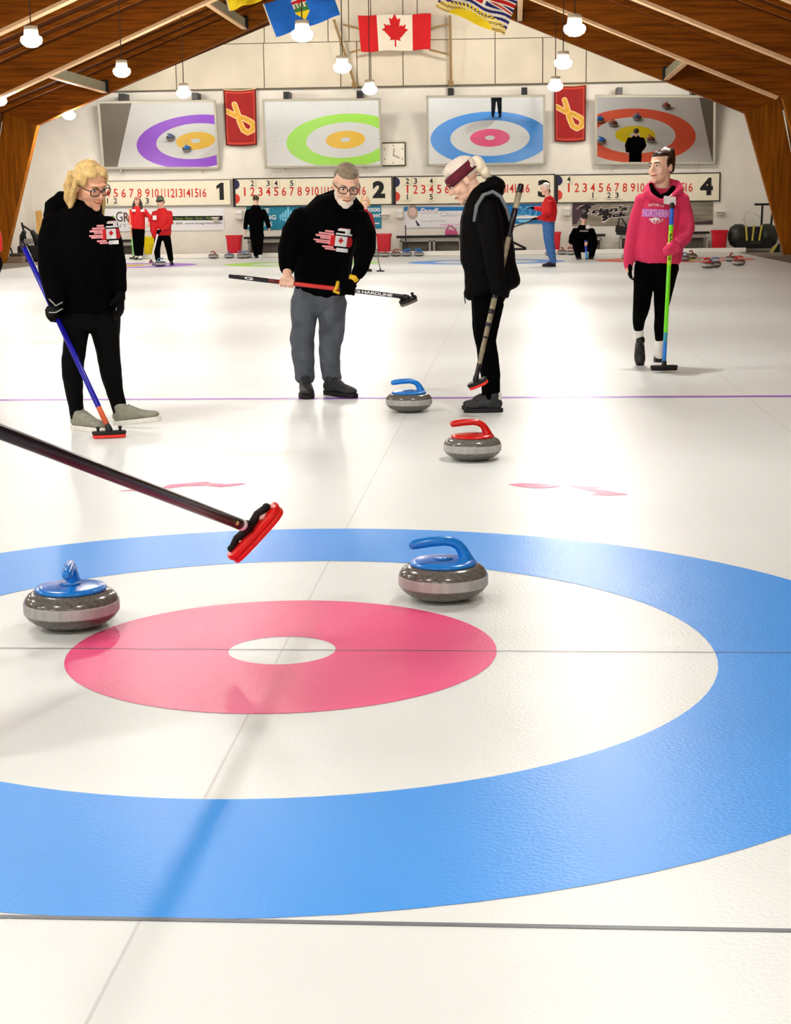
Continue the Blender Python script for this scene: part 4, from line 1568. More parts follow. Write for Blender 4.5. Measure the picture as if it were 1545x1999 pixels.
for z0, z1 in ((587, 594), (613, 607)):
    MB().tube([w.p((96, z0 - 3, -.31)), w.p((109, z1 + 3, -.37)), w.p((122, z1 - 4, -.34))], [.0035] * 3, 6).build('glove_stripe', M_reflect, w.t, True)
w.wear('trousers', M_blacknylon, [
    [(166, 596, 0, 60, 44), (170, 620, 0, 58, 42)],
    [(146, 620, -.03, 31, 33), (147, 663, -.03, 24), (143, 706, -.05, 22.5), (142, 735, -.04, 21), (145, 766, -.02, 18), (150, 800, 0, 15), (152, 815, .01, 15)],
    [(204, 620, .02, 33, 35), (208, 663, .03, 27), (213, 706, .04, 22.5), (218, 735, .05, 21), (225, 766, .07, 18), (235, 800, .08, 15), (238, 811, .08, 15)]], wr=.006, wf=12.)
w.shoe_under((153, 812, .0), 58, .27, M_greyshoe, M_sole, z=1.06)
w.shoe_under((240, 808, .07), 80, .28, M_greyshoe, M_sole, -7, z=1.06, lift=.012)
w.hair('hair', M_blonde, [((0, .033, .046), (.08, .087, .084)), ((-.026, -.012, .082), (.046, .062, .034)), ((.028, -.012, .082), (.044, .06, .032)), ((-.066, -.012, .05), (.014, .045, .045)), ((.066, -.012, .05), (.013, .042, .042))],
       [([(-.076, .012, .05), (-.085, .03, -.03), (-.09, .03, -.12), (-.088, .02, -.23)], [(.02, .034), (.019, .036), (.018, .034), (.012, .024)]),
        ([(.074, .012, .05), (.083, .022, -.03), (.086, .0, -.12), (.08, -.01, -.2)], [(.016, .028), (.014, .028), (.012, .024), (.008, .016)]),
        ([(-.05, .1, .03), (-.055, .115, -.05), (-.055, .1, -.14), (-.055, .09, -.23)], [(.036, .024), (.04, .024), (.036, .022), (.02, .012)]),
        ([(.03, .1, .03), (.035, .112, -.05), (.03, .105, -.13), (.03, .1, -.18)], [(.036, .024), (.04, .024), (.036, .022), (.02, .012)])], vox=.006, smooth=2, wr=.004, wf=45.)
w.glasses()
w.finish()
w.decal('hoodie', 'chest_print', LOGO, stone_logo, (204, 459), 62, 52, 100, 80, 2)
broom('dark blue broom with an orange red pad held by the woman at the left', wb_top, wb_bot,
      [(0, M_shaftblack, 'grip'), (.03, mat('dark blue shaft', '#10129c', rough=.22, var=.04), 'shaft'), (.885, mat('orange shaft end', '#c2501c', rough=.35), 'lower_shaft'), (.975, M_shaftblack, 'ferrule')],
      (1, .35, .0), .19, .06, r=.0145)

# --- man bending in the middle
w = Person('bent man in black hoodie and grey trousers, white beard, holding a broom level', 6.62, (628, 772))
w.set_head((676, 361, -.34), 14, 24, 5, 1.06, (664, 398, -.2), M_skinpale, M_greyhair, smile=-.004)
w.wear('hoodie', M_blackcloth, [
    [(627, 566, 0, 52, 44), (629, 535, -.01, 56, 52), (633, 492, -.06, 58, 55), (641, 452, -.13, 60, 52), (648, 425, -.18, 57, 44), (657, 406, -.2, 42, 36), (666, 394, -.22, 27, 26)],
    [(596, 424, -.16, 27), (575, 455, -.2, 27), (564, 490, -.27, 22), (561, 515, -.34, 17), (561, 527, -.37, 14)],
    [(700, 426, -.18, 22), (715, 458, -.22, 20), (717, 490, -.28, 17), (706, 520, -.36, 15), (697, 536, -.4, 13)],
    [(608, 414, -.04, 15), (628, 398, .0, 19), (652, 390, .02, 20), (688, 396, -.06, 14), (700, 410, -.14, 12)]], wr=.006)
gl = [MB()]
mb_top, mb_bot = w.p((449, 539, -.40)), w.p((795, 580, -.47))
bd = (mb_bot - mb_top).normalized()


def on(px):
    for i in range(400):
        q = mb_top + bd * (i * .005)
        d = q - CAM
        x = PW / 2 + FPX * d.dot(CX) / d.dot(CF)
        if x >= px:
            return q
    return q


w.grip(on(560), bd, V((.0, -.12, 1)), w.p((561, 530, -.385)), .014, 1.12, None, -1)
w.grip(on(679), bd, V((.0, -.2, 1)), w.p((694, 541, -.41)), .014, 1.12, (gl[0],), -1)
remeshed(gl[0], 'glove', M_blackcloth, w.t, .006, 2)
MB().tube([w.p((683, 541, -.455)), w.p((692, 543, -.46)), w.p((696, 549, -.455))], [(.007, .02)] * 3, 10).build('glove_cuff', M_gloveyellow, w.t, True)
MB().tube([w.p((660, 551, -.43)), w.p((658, 561, -.46)), w.p((653, 569, -.46)), w.p((662, 572, -.47))], [.012, .013, .011, .009], 10).build('glove_palm', M_gloveyellow, w.t, True)
w.wear('trousers', M_greypants, [
    [(624, 560, 0, 49, 40), (622, 590, 0, 54, 42)],
    [(594, 588, 0, 27, 34), (593, 636, -.01, 24), (591, 665, -.02, 23), (592, 690, -.01, 22), (595, 728, .02, 19.5), (595, 738, .02, 20.5)],
    [(651, 588, 0, 28, 34), (648, 636, -.01, 25), (646, 665, -.02, 23), (645, 690, -.01, 22), (646, 728, .02, 20), (647, 738, .02, 20.5)]], wr=.012, wf=10.)
w.shoe_under((596, 740, .0), 10, .29, M_greyshoe2, M_soledark, z=1.16)
w.shoe_under((645, 740, .0), 42, .3, M_greyshoe2, M_soledark, z=1.16)
w.hair('hair', M_greyhair, [((0, .035, .05), (.077, .085, .076)), ((0, -.005, .078), (.064, .072, .044))], wr=.002, wf=60., smooth=2)
w.hair('beard', M_beard, [((0, -.05, -.085), (.05, .047, .034)), ((0, -.074, -.1), (.028, .024, .022)), ((.05, -.014, -.052), (.018, .032, .04)), ((-.05, -.014, -.052), (.018, .032, .04))], wr=.002, wf=60., smooth=2, vox=.006)
w.glasses()
w.finish()
w.decal('hoodie', 'chest_print', LOGO, stone_logo, (650, 471), 76, 52, 110, 80, -8)
M_bshred = mat('red shaft section', '#c8302a', rough=.25, var=.05)
o = broom('broom with black ends and a red middle held level by the bent man', mb_top, mb_bot,
          [(0, M_shaftblack, 'grip'), (.22, mat('dark red shaft section', '#5c1412', rough=.3), 'shaft'), (.28, M_bshred, 'shaft'), (.62, M_shaftblack, 'lower_shaft')],
          V((.93, .2, .35)), .12, .06, M_black, M_padgrey, r=.0135, tilt=(V((-.3, -.25, .9))))
for f0, f1, nm, ch in ((.085, .135, 'emblem', 'G'), (.70, .74, 'emblem', 'G'), (.75, .92, 'lettering', 'HARDLINE')):
    n = MB()
    c = mb_top.lerp(mb_bot, (f0 + f1) / 2)
    toc = (CAM - c)
    toc = (toc - bd * toc.dot(bd)).normalized()
    put_text(n, ch, c + toc * .0165, bd, -bd.cross(toc) if (-bd.cross(toc)).z > 0 else bd.cross(toc), (mb_bot - mb_top).length * (f1 - f0), .017, 0, .03)
    n.build(nm, M_whitemark, o)

# --- woman in black jacket, side on
w = Person('woman in black jacket and maroon headband, side on, looking down at the ice', 5.66, (948, 805))
w.set_head((905, 353, 0), -86, 33, 0, 1.0, (934, 388, 0), M_skinpale)
w.wear('jacket', M_blacknylon, [
    [(914, 576, 0, 13, 32), (950, 556, 0, 51, 40), (953, 510, 0, 54, 44), (950, 455, 0, 51, 46), (946, 416, 0, 45, 46), (944, 393, 0, 37, 40), (941, 376, 0, 27, 28)],
    [(1000, 553, 0, 18, 30), (985, 520, 0, 24, 36), (975, 470, 0, 26, 40)],
    [(950, 404, -.13, 23), (958, 445, -.17, 23), (964, 490, -.2, 21), (968, 530, -.21, 18), (970, 552, -.21, 15)],
    [(948, 404, .13, 21), (942, 445, .16, 20), (935, 490, .17, 18), (930, 530, .1, 15)],
    [(925, 383, -.05, 9), (945, 366, -.09, 11), (966, 358, -.05, 14), (972, 362, .0, 15), (962, 360, .06, 13), (930, 380, .08, 9)],
    [(955, 352, .0, 8, 20), (966, 366, .0, 15, 26), (972, 378, .0, 13, 24)]], wr=.007)
vst = MB()
for pts in ([(903, 440, -.07), (905, 480, -.09), (907, 530, -.09), (908, 565, -.08)], [(996, 440, -.08), (1003, 490, -.08), (1009, 530, -.06)]):
    pass
MB().tube([w.p((926, 432, -.185)), w.p((931, 402, -.21)), w.p((944, 381, -.17)), w.p((962, 374, -.14)), w.p((978, 384, -.14)), w.p((990, 408, -.12)), w.p((996, 432, -.11))],
          [(.004, .01), (.006, .012), (.009, .012), (.013, .012), (.012, .012), (.009, .01), (.006, .01)], 10).build('piping', M_piping, w.t, True)
gl = [MB(), MB()]
jb_top, jb_bot = w.p((1017, 362, -.05)), w.p((929, 741, -.38))
bd = (jb_bot - jb_top).normalized()
at = jb_top + bd * ((w.p((969, 578, 0)) - jb_top).dot(bd))
w.grip(at, bd, V((.1, -1, .0)), w.p((970, 552, -.21)), .0135, 1.05, (gl[0],), 1)
w.rest(w.p((929, 534, .1)), V((-.1, 0, -1)), V((1, 0, 0)), .9, (gl[1],), .5)
for g_ in gl:
    remeshed(g_, 'glove', M_blacknylon, w.t, .006, 2)
w.wear('trousers', M_blackcloth, [
    [(952, 552, 0, 40, 36), (953, 585, 0, 34, 36)],
    [(955, 590, -.06, 31, 30), (949, 641, -.07, 23), (949, 668, -.08, 19), (956, 700, -.07, 19), (960, 730, -.06, 17), (961, 764, -.05, 15), (962, 778, -.05, 15)],
    [(947, 590, .08, 28, 28), (943, 641, .08, 20), (944, 668, .08, 17), (950, 700, .09, 17), (953, 730, .1, 14), (953, 764, .1, 12), (954, 776, .1, 13)]], wr=.006, wf=12.)
w.shoe_under((964, 770, -.05), -88, .235, M_greyshoe2, M_soledark, z=1.02)
w.shoe_under((957, 770, .12), -84, .235, M_greyshoe2, M_soledark, z=.98)
MB().tube([w.p((972, 768, -.05)), w.p((972, 778, -.05))], [.024, .026], 10).build('sock', M_sock, w.t, True)
w.hair('knit_hat', M_knit, [((0, .028, .058), (.087, .1, .082)), ((0, -.01, .085), (.075, .075, .05))], smooth=3)
hb = MB()
for i in range(41):
    pass
ringp = []
n_ = 40
vs_, fs_ = [], []
for j, (kz, ko) in enumerate(((.010, 1.), (.030, 1.045), (.055, 1.05), (.074, 1.0))):
    for i in range(n_):
        a = 2 * PI * i / n_
        vs_.append(w.h((.087 * ko * math.sin(a), .012 - .105 * ko * math.cos(a), kz - .012 * math.cos(a) + .004)))
fs_ = [(j * n_ + i, j * n_ + (i + 1) % n_, (j + 1) * n_ + (i + 1) % n_, (j + 1) * n_ + i) for j in range(3) for i in range(n_)]
o = MB().add(vs_, fs_).build('headband', M_maroon, w.t, True)
o.modifiers.new('thick', 'SOLIDIFY').thickness = .006
w.hair('ponytail', M_platinum, [((0, .125, .03), (.035, .045, .06)), ((0, .135, -.03), (.028, .032, .05))], smooth=3)
MB().tube([w.p((907, 577, -.05)), w.p((909, 592, -.06))], [.003, .003], 6).build('drawcord', M_blackrub, w.t)
w.finish()
M_camo = mat('beige patterned shaft', '#8a8068', rough=.4, var=.75, scale=16, stretch=(1, 1, .7))
broom('black and beige patterned broom at the hip of the woman in the black jacket', jb_top, jb_bot,
      [(0, M_shaftblack, 'grip'), (.04, M_camo, 'shaft'), (.12, M_shaftblack, 'grip'), (.27, M_camo, 'shaft'), (.56, M_shaftblack, 'shaft_mark'), (.585, M_camo, 'shaft'), (.64, M_shaftblack, 'shaft_mark'), (.665, M_camo, 'shaft'), (.71, M_shaftblack, 'shaft_mark'), (.73, M_camo, 'shaft'), (.78, M_shaftblack, 'shaft_mark'), (.79, M_camo, 'shaft'), (.92, M_shaftblack, 'ferrule')], V((.85, -.4, .38)), .13, .06, M_black, M_pad, r=.0135, tilt=V((-.35, -.25, .9)), knobs=False)

# --- woman in pink hoodie
w = Person('smiling woman in a raspberry pink hoodie and black leggings with a lime green broom', 8.45, (1284, 714))
w.set_head((1291, 327, 0), -42, -2, -3, 1.06, (1293, 366, .02), M_skinpale, M_darkhair, smile=.007)
w.wear('hoodie', M_pinkh, [
    [(1284, 507, 0, 47, 32), (1286, 485, 0, 47, 35), (1289, 445, 0, 44, 34), (1291, 410, 0, 44, 31), (1292, 390, 0, 39, 26), (1293, 381, .01, 31, 22)],
    [(1258, 388, 0, 17), (1247, 420, 0, 15), (1238, 455, 0, 14), (1230, 495, -.02, 12.5), (1227, 518, -.04, 10), (1227, 528, -.05, 7)],
    [(1329, 388, 0, 17), (1338, 420, -.02, 15.5), (1342, 446, -.07, 15), (1336, 464, -.14, 14), (1320, 481, -.23, 13), (1307, 492, -.29, 12)],
    [(1264, 378, -.08, 8), (1268, 368, .0, 10), (1280, 360, .08, 11), (1300, 357, .1, 12), (1320, 362, .04, 11), (1326, 374, -.05, 9)],
    [(1264, 376, -.1, 7), (1276, 386, -.14, 6), (1290, 393, -.15, 5)], [(1324, 374, -.08, 7), (1310, 386, -.14, 6), (1292, 393, -.15, 5)]], wr=.006, vox=.008)
MB().tube([w.p((1271, 360, -.02)), w.p((1276, 372, -.085)), w.p((1289, 384, -.125)), w.p((1304, 380, -.115)), w.p((1316, 366, -.04))], [.016, .02, .018, .022, .018], 10).build('collar', M_blackcloth, w.t, True)
pb_top, pb_bot = w.p((1313, 398, -.30)), w.p((1297, 711, -.42))
bd = (pb_bot - pb_top).normalized()
at = pb_top + bd * ((w.p((1308, 492, 0)) - pb_top).dot(bd))
w.grip(at, bd, V((.3, -1, .0)), w.p((1316, 486, -.26)), .013, .95, None, 1)
o = MB()
o.tube([w.p((1322, 480, -.22)), at + V((.03, -.01, .015)), at + V((-.012, -.018, -.012)), at + V((-.03, -.02, -.022))], [(.047, .05), (.047, .05), (.043, .05), (.036, .046)], 16)
remeshed(o, 'cuff', M_pinkh, w.t, .008, 3, .004)
gl = [MB()]
w.rest(w.p((1229, 520, -.05)), V((.1, 0, -1)), V((1, .2, 0)), .8, (gl[0],), .9)
remeshed(gl[0], 'glove', M_blackcloth, w.t, .006, 2)
w.wear('leggings', M_blackcloth, [
    [(1283, 500, 0, 42, 28), (1284, 520, 0, 42, 29)],
    [(1263, 520, 0, 24, 26), (1257, 556, -.02, 19), (1252, 602, -.01, 16.5), (1248, 625, .08, 13), (1247, 646, .17, 9)],
    [(1303, 520, 0, 24, 26), (1297, 556, -.02, 20), (1292, 602, -.03, 14), (1290, 635, -.01, 13), (1289, 668, .02, 8.5)]], wr=.004, wf=12.)
for q in ([(1247, 641, .15), (1247, 664, .22)], [(1289, 665, .02), (1288, 694, .03)]):
    MB().tube([w.p(q[0]), w.p(q[1])], [.041, .041], 12).build('sock', M_sock, w.t, True)
g_ = W(1247, 662, w.y0 + .28)
w.shoe(g_ + V((0, 0, .0)), 4, .25, M_blackshoe, M_blackshoe, 62, .95)
g_ = G(1288, 703)
w.shoe((g_.x, g_.y + .03, 0), -6, .25, M_blackshoe, M_blackshoe, z=.97)
w.hair('hair', M_darkhair, [((0, .042, .05), (.0775, .08, .075)), ((0, .0, .082), (.062, .07, .036)), ((0, .085, .06), (.05, .045, .05)), ((.068, .02, .03), (.013, .045, .045)), ((-.068, .02, .03), (.013, .045, .045))],
       [([(0, .07, .10), (0, .105, .125), (0, .12, .06), (0, .125, -.02)], [.03, .036, .034, .022])], smooth=2, wr=.002)
MB().tube([w.h((-.03, .055, .118)), w.h((0, .05, .132)), w.h((.03, .06, .12))], [.014, .018, .014], 10).build('scrunchie', M_sock, w.t, True)
w.finish()
M_prtviolet = mat('printed violet', '#c06ac8', rough=.8, var=.2, scale=20)
w.decal('hoodie', 'chest_print', [M_prtviolet, M_prtwhite, M_prtpink], lambda u, v: 0, (1280, 417), 50, 16, 24, 10, -3)
M_prtlilac = mat('printed pale lilac', '#e2a8da', rough=.8)
w.decal('hoodie', 'chest_lettering', [M_prtlilac, M_prtwhite], None, (1280, 417), 0, 0, 1, 1, -3, .008,
        [('NORTHERN', 0, 0, 50, 15, 0, 0, .02)] + [(c_, -13 + i * 4.4, 17 - abs(i - 3) ** 2 * .2, 1.1 if c_ == 'I' else 3.4, 5.2, 1, 6 - i * 2, .02) for i, c_ in enumerate('ONTARIO')] +
        [(c_, -9.5 + i * 3.9, -19.5 + abs(i - 3) ** 2 * .75, 1. if c_ == 'I' else 3., 4.6, 1, -24 + i * 8, .02) for i, c_ in enumerate('CURLING')])
BEAR = [(.0, .5), (.08, .62), (.2, .6), (.3, .7), (.5, .8), (.8, .75), (.95, .6), (.98, .2), (.9, .2), (.8, .42), (.68, .4), (.66, .1), (.55, .1), (.52, .4), (.36, .42), (.3, .15), (.2, .15), (.2, .4), (.1, .42)]
w.decal('hoodie', 'chest_emblem', [M_prtwhite], lambda u, v: 0 if in_poly(u, v, BEAR) else None, (1279, 430), 20, 13, 40, 26, 0, .007)
q = w.p((1308.5, 391.5, -.205))
MB().hexa([q + V(v) for v in ((-.047, -.004, -.024), (.045, .012, -.034), (.045, .016, -.034), (-.047, 0, -.024), (-.045, .008, .036), (.047, .024, .026), (.047, .028, .026), (-.045, .012, .036))]).build('name_tag', M_sock, w.t)
w.decal('hoodie', 'pocket_seam', [mat('darker pink seam', '#a82048', rough=.9)], lambda u, v: 0 if abs(v - (.15 + .6 * u)) < .03 else None, (1316, 473), 34, 30, 60, 40, 0, .002)
o = broom('lime green broom with blue ends held by the woman in the pink hoodie', pb_top, pb_bot,
          [(0, M_shaftblack, 'grip'), (.03, mat('blue shaft end', '#2a62d8', rough=.3, var=.2, scale=8), 'upper_shaft'), (.13, mat('lime shaft', '#74e81c', rough=.3, var=.05), 'shaft'), (.17, mat('yellow green shaft', '#b4e61e', rough=.3, var=.05), 'shaft'),
           (.38, MATS['lime shaft'], 'shaft'), (.80, mat('teal shaft section', '#39a8b8', rough=.3, var=.2, scale=8), 'lower_shaft'), (.86, mat('bright blue shaft section', '#1f7fe0', rough=.3, var=.1), 'lower_shaft')], (1, .08, 0), .205, .085, M_blackrub, M_blackrub, r=.0145, knobs=False)
n = MB()
c = pb_top.lerp(pb_bot, .27)
toc = CAM - c
toc = (toc - bd * toc.dot(bd)).normalized()
put_text(n, 'BALANCE', c + toc * .0175, bd, bd.cross(toc) * -1, .2, .016, 0, .03)
n.build('lettering', M_blacknum, o)

# --- the foreground broom and its holder outside the frame
fb_bot, fb_top = W(486, 1030, .36), W(-95, 806, -1.13)
o = broom('large black broom with red head slanting in from the left edge', fb_top, fb_bot,
          [(0, mat('foreground broom shaft', '#1a121a', rough=.3, var=.2, scale=40), 'shaft'), (.955, M_shaftblack, 'ferrule')], V((.62, .02, .66)), .225, .085, M_padred, M_padred, r=.0165, tilt=V((-.72, -.28, .62)), knobs=False)
bd = (fb_bot - fb_top).normalized()
MB().tube([fb_top.lerp(fb_bot, .955), fb_top.lerp(fb_bot, .968)], [.0182, .0182], 16).build('white_band', M_whitemark, o, True)
c = fb_top.lerp(fb_bot, .922)
toc = (CAM - c).normalized()
toc = (toc - bd * toc.dot(bd)).normalized()
MB().tube([c + toc * .0155, c + toc * .0185], [.007, .007], 12).build('brass_dot', mat('brass dot', '#c8a860', rough=.4), o, True)
MB().tube([fb_bot - bd * .06, fb_bot - bd * .01, fb_bot + bd * .012], [.017, .019, .022], 14).build('socket', M_blackrub, o, True)
hd_ = [c_ for c_ in o.children if c_.name.startswith('head')][0]
up_ = V((-.72, -.28, .62)).normalized()
hh = V((.62, .02, .66))
hh = (hh - up_ * hh.dot(up_)).normalized()
cc = fb_bot - up_ * .004
for s_ in (-1, 1):
    MB().tube([cc + hh * (s_ * .01), cc + hh * (s_ * .05) + up_ * .012, cc + hh * (s_ * .082) + up_ * .002], [.016, .011, .012], 10).build('clip', M_blackrub, hd_, True)
    MB().ell(cc + hh * (s_ * .085) + up_ * .004, (.013, .013, .011), None, 12).build('clip', M_blackrub, hd_, True)

# the player outside the left edge who holds the foreground broom
w = Person('player in dark clothing left of the frame holding the foreground broom', -1.15, (-460, 1590), .012)
w.set_head((-440, 55, 0), 60, 25, 0, 1.05, (-450, 190, 0), M_skinpale, face=True)
w.wear('jacket', M_blackcloth, [[(-460, 760, 0, 165, 120), (-460, 560, 0, 170, 130), (-455, 380, 0, 175, 125), (-450, 270, 0, 150, 100), (-448, 215, 0, 80, 75)],
                                [(-330, 300, -.02, 70), (-280, 520, -.06, 60), (-190, 690, -.04, 48), (-150, 745, -.02, 38)],
                                [(-575, 300, 0, 70), (-610, 540, 0, 60), (-600, 740, -.05, 45)]], wr=.006)
w.wear('trousers', M_blackcloth, [[(-460, 740, 0, 160, 115), (-460, 860, 0, 165, 120)], [(-540, 880, 0, 90), (-540, 1200, 0, 68), (-545, 1500, 0, 52)], [(-380, 880, 0, 90), (-380, 1200, 0, 68), (-375, 1500, 0, 52)]])
w.shoe_under((-545, 1500, 0), 10, .28, M_blackshoe, M_soledark)
w.shoe_under((-375, 1500, 0), 20, .28, M_blackshoe, M_soledark)
w.hair('hair', M_darkhair, [((0, .035, .05), (.085, .09, .08))], vox=.012)
w.grip(fb_top + bd * .09, bd, V((-.2, -.1, 1)), w.p((-150, 750, -.02)), .017, 1.05)
w.rest(w.p((-600, 745, -.05)), V((0, 0, -1)), V((1, 0, 0)))
w.finish()

# ------------------------------------------------------------------ people at the far end
def far_person(label, y0, foot, head, az, neck, tops, legs, top_mat, leg_mat, shoes, pitch=0, skin=None, hs=1.0, face=True):
    w = Person(label, y0, foot, .014)
    w.set_head(head, az, pitch, 0, hs, neck, skin or M_skinpale, face=face)
    w.wear('jacket', top_mat, tops, wr=.008, wf=8., smooth=3)
    w.wear('trousers', leg_mat, legs, wr=.006, wf=8., smooth=3)
    for (heel, a, mt, sl), leg in zip(shoes, (legs[1], legs[2])):
        w.shoe_under(leg[-1][:3], a, .27, mt, sl)
    return w


M_helm = mat('grey helmet', '#5f6a58', rough=.4)
M_cappink = mat('salmon cap', '#c88878', rough=.8)
# a: red jacket, long dark hair
y = 39.75
w = far_person('player in red jacket and pink cap with long dark hair, standing far left', y, (270, 505), (268, 393, 0), -8, (268, 403, 0),
               [[(269, 447, 0, 14.5, 9), (269, 430, 0, 15, 10), (269, 416, 0, 14, 9), (269, 407, 0, 9, 8)],
                [(258, 412, 0, 5.5), (255, 425, -.05, 5), (257, 440, -.1, 4)], [(281, 412, 0, 6), (288, 420, 0, 5), (294, 424, -.02, 4.5), (293, 432, -.02, 3.5)]],
               [[(269, 446, 0, 14, 9), (269, 455, 0, 14.5, 9)], [(264, 458, 0, 7.5), (265, 478, 0, 6), (267, 498, 0, 4.2)], [(275, 458, 0, 7.5), (276, 478, 0, 6), (275, 498, 0, 4.2)]],
               M_redj, M_blackcloth, [((267, 502), -5, M_sole, M_blackshoe), ((275, 502), 5, M_sole, M_blackshoe)])
w.hair('hair', M_darkhair, [((0, .04, .03), (.085, .09, .08))], [([(-.08, .02, 0), (-.1, .01, -.1), (-.1, -.02, -.2), (-.09, -.02, -.26)], [.035, .045, .045, .03]), ([(.08, .02, 0), (.1, .01, -.1), (.1, -.02, -.2), (.09, -.02, -.26)], [.035, .045, .045, .03])], vox=.014)
w.hair('cap', M_cappink, [((0, .01, .08), (.085, .1, .05)), ((0, -.09, .075), (.06, .05, .012))], vox=.012)
tb, bb = w.p((252, 408, -.12)), w.p((261, 502, -.16))
w.grip(tb.lerp(bb, .36), bb - tb, V((.2, -1, 0)), w.p((258, 441, -.1)), .014, 1., None)
w.rest(w.p((293, 433, -.02)), V((-.6, 0, -1)), V((0, 1, 0)), 1.)
for px in (261, 278):
    q = W(px, 411, y - .16)
    MB().box((q.x - .05, y - .15, q.z - .03), (q.x + .05, y - .13, q.z + .03)).build('badge', M_prtwhite, w.t)
w.finish()
broom('green and orange broom held upright by the far left player with long hair', tb, bb, [(0, mat('peach shaft', '#e8a880', rough=.4), 'upper_shaft'), (.6, mat('pale green shaft', '#8cc878', rough=.4), 'shaft')], (1, 0, 0), .24, .08, M_blackrub, M_blackrub, r=.018, knobs=False)

# b: red jacket, helmet, white broom
y = 34.9
w = far_person('player in red jacket and grey helmet bending over a white broom, far left', y, (320, 514), (313, 394, -.05), -22, (315, 407, 0),
               [[(317, 458, 0, 17.5, 11), (317, 440, 0, 18, 12), (317, 424, 0, 17.5, 11), (316, 411, 0, 11, 9)],
                [(304, 416, 0, 7), (299, 432, -.05, 7), (299, 450, -.1, 6), (303, 462, -.2, 5)], [(330, 416, 0, 7), (332, 434, -.1, 6.5), (324, 444, -.25, 5), (314, 449, -.33, 4)]],
               [[(318, 456, 0, 15, 10), (318, 464, 0, 15.5, 10)], [(309, 466, 0, 8), (307, 485, 0, 6.5), (308, 507, 0, 5.2)], [(326, 466, 0, 8), (330, 485, 0, 6.5), (334, 507, 0, 5.2)]],
               M_redj, M_blackcloth, [((306, 512), -20, M_blackshoe, M_blackshoe), ((334, 512), 20, M_blackshoe, M_blackshoe)], 15)
w.hair('helmet', M_helm, [((0, .02, .055), (.09, .105, .085))], vox=.012)
MB().tube([w.h((-.085, -.02, .03)), w.h((-.05, -.085, .035)), w.h((0, -.1, .036)), w.h((.05, -.085, .035)), w.h((.085, -.02, .03))], [.016] * 5, 8).build('headband', M_blackrub, w.t, True)
w.hair('hair', M_brownhair, [((0, .06, -.01), (.085, .06, .07))], vox=.012)
tb, bb = w.p((310, 448, -.38)), w.p((295, 509, -.5))
gl = MB()
w.grip(tb.lerp(bb, .08), bb - tb, V((.4, -1, 0)), w.p((314, 449, -.33)), .014, 1.1, (gl,))
w.rest(w.p((303, 463, -.2)), V((0, 0, -1)), V((1, 0, 0)), 1., (gl,))
remeshed(gl, 'gloves', M_blackcloth, w.t, .01, 2)
q = W(302, 425, y - .19)
MB().box((q.x - .045, y - .2, q.z - .05), (q.x + .045, y - .17, q.z + .05)).build('badge', M_prtwhite, w.t)
w.finish()
broom('white broom with a pink head held by the player in the helmet', tb, bb, [(0, M_whitemark, 'shaft')], (.4, -.9, 0), .22, .09, mat('pink broom shell', '#c0406a', rough=.4), mat('plum broom pad', '#5a1630', rough=.7), r=.02, knobs=False)

# c: walking away in black
y = 39.8
w = far_person('person in black walking away towards the back wall beside the red bin', y, (505, 503), (500, 391, 0), 176, (500, 402, 0),
               [[(501, 448, 0, 14, 9), (500, 430, 0, 14.5, 10), (499, 414, 0, 16, 9.5), (500, 404, 0, 9, 8)],
                [(486, 412, 0, 6), (481, 430, 0, 5.2), (479, 446, -.02, 4.2)], [(514, 412, 0, 6), (521, 428, 0, 5.2), (525, 443, -.02, 4.2)]],
               [[(501, 446, 0, 14, 9), (501, 455, 0, 14, 9.5)], [(495, 458, 0, 8), (498, 478, .0, 6.5), (500, 498, .1, 4.5)], [(508, 458, 0, 8), (508, 478, -.05, 6), (508, 496, -.15, 4.5)]],
               M_blackcloth, M_blackcloth, [((501, 501.5), 176, M_blackshoe, M_blackshoe), ((509, 503), 170, M_sole, M_sole)], 5)
w.hair('cap', mat('olive cap', '#4c4228', rough=.8), [((0, .02, .05), (.088, .1, .085))], vox=.012)
w.rest(w.p((479, 449, -.02)), V((-.05, 0, -1)), V((1, 0, 0)), 1.)
w.rest(w.p((526, 446, -.02)), V((.1, 0, -1)), V((-1, 0, 0)), 1.)
w.finish()

# d: red jacket behind the man
y = 29.4
w = far_person('woman in dark red jacket with a broom, half hidden behind the bent man', y, (706, 530), (713, 394, 0), 12, (712, 408, 0),
               [[(706, 462, 0, 18, 11), (706, 440, 0, 18.5, 12), (708, 424, 0, 18, 11), (711, 412, 0, 10, 9)],
                [(694, 420, 0, 7.5), (690, 440, 0, 7), (692, 460, -.1, 5)], [(721, 420, 0, 7.5), (726, 440, -.02, 6.5), (729, 456, -.08, 5)]],
               [[(706, 460, 0, 17, 11), (706, 470, 0, 17.5, 11)], [(697, 472, 0, 9), (697, 496, 0, 7), (697, 520, 0, 5.5)], [(714, 472, 0, 9), (714, 496, 0, 7), (712, 520, 0, 5.5)]],
               M_darkred, M_blackcloth, [((697, 527), 10, M_blackshoe, M_blackshoe), ((712, 527), 45, mat('brown shoe', '#5a3026', rough=.6), M_soledark)])
w.hair('hair', M_blonde, [((0, .035, .05), (.085, .09, .08))], [([(-.078, 0, .03), (-.088, .02, -.06), (-.07, .02, -.12)], [.022, .026, .018]), ([(.078, 0, .03), (.085, .02, -.06), (.07, .02, -.1)], [.022, .024, .016])], vox=.012)
tb, bb = w.p((727, 452, -.14)), w.p((743, 527, -.2))
w.grip(tb.lerp(bb, .1), bb - tb, V((.2, -1, .2)), w.p((729, 457, -.08)), .014, 1.05)
w.rest(w.p((692, 462, -.1)), V((0, 0, -1)), V((1, 0, 0)), 1.)
w.finish()
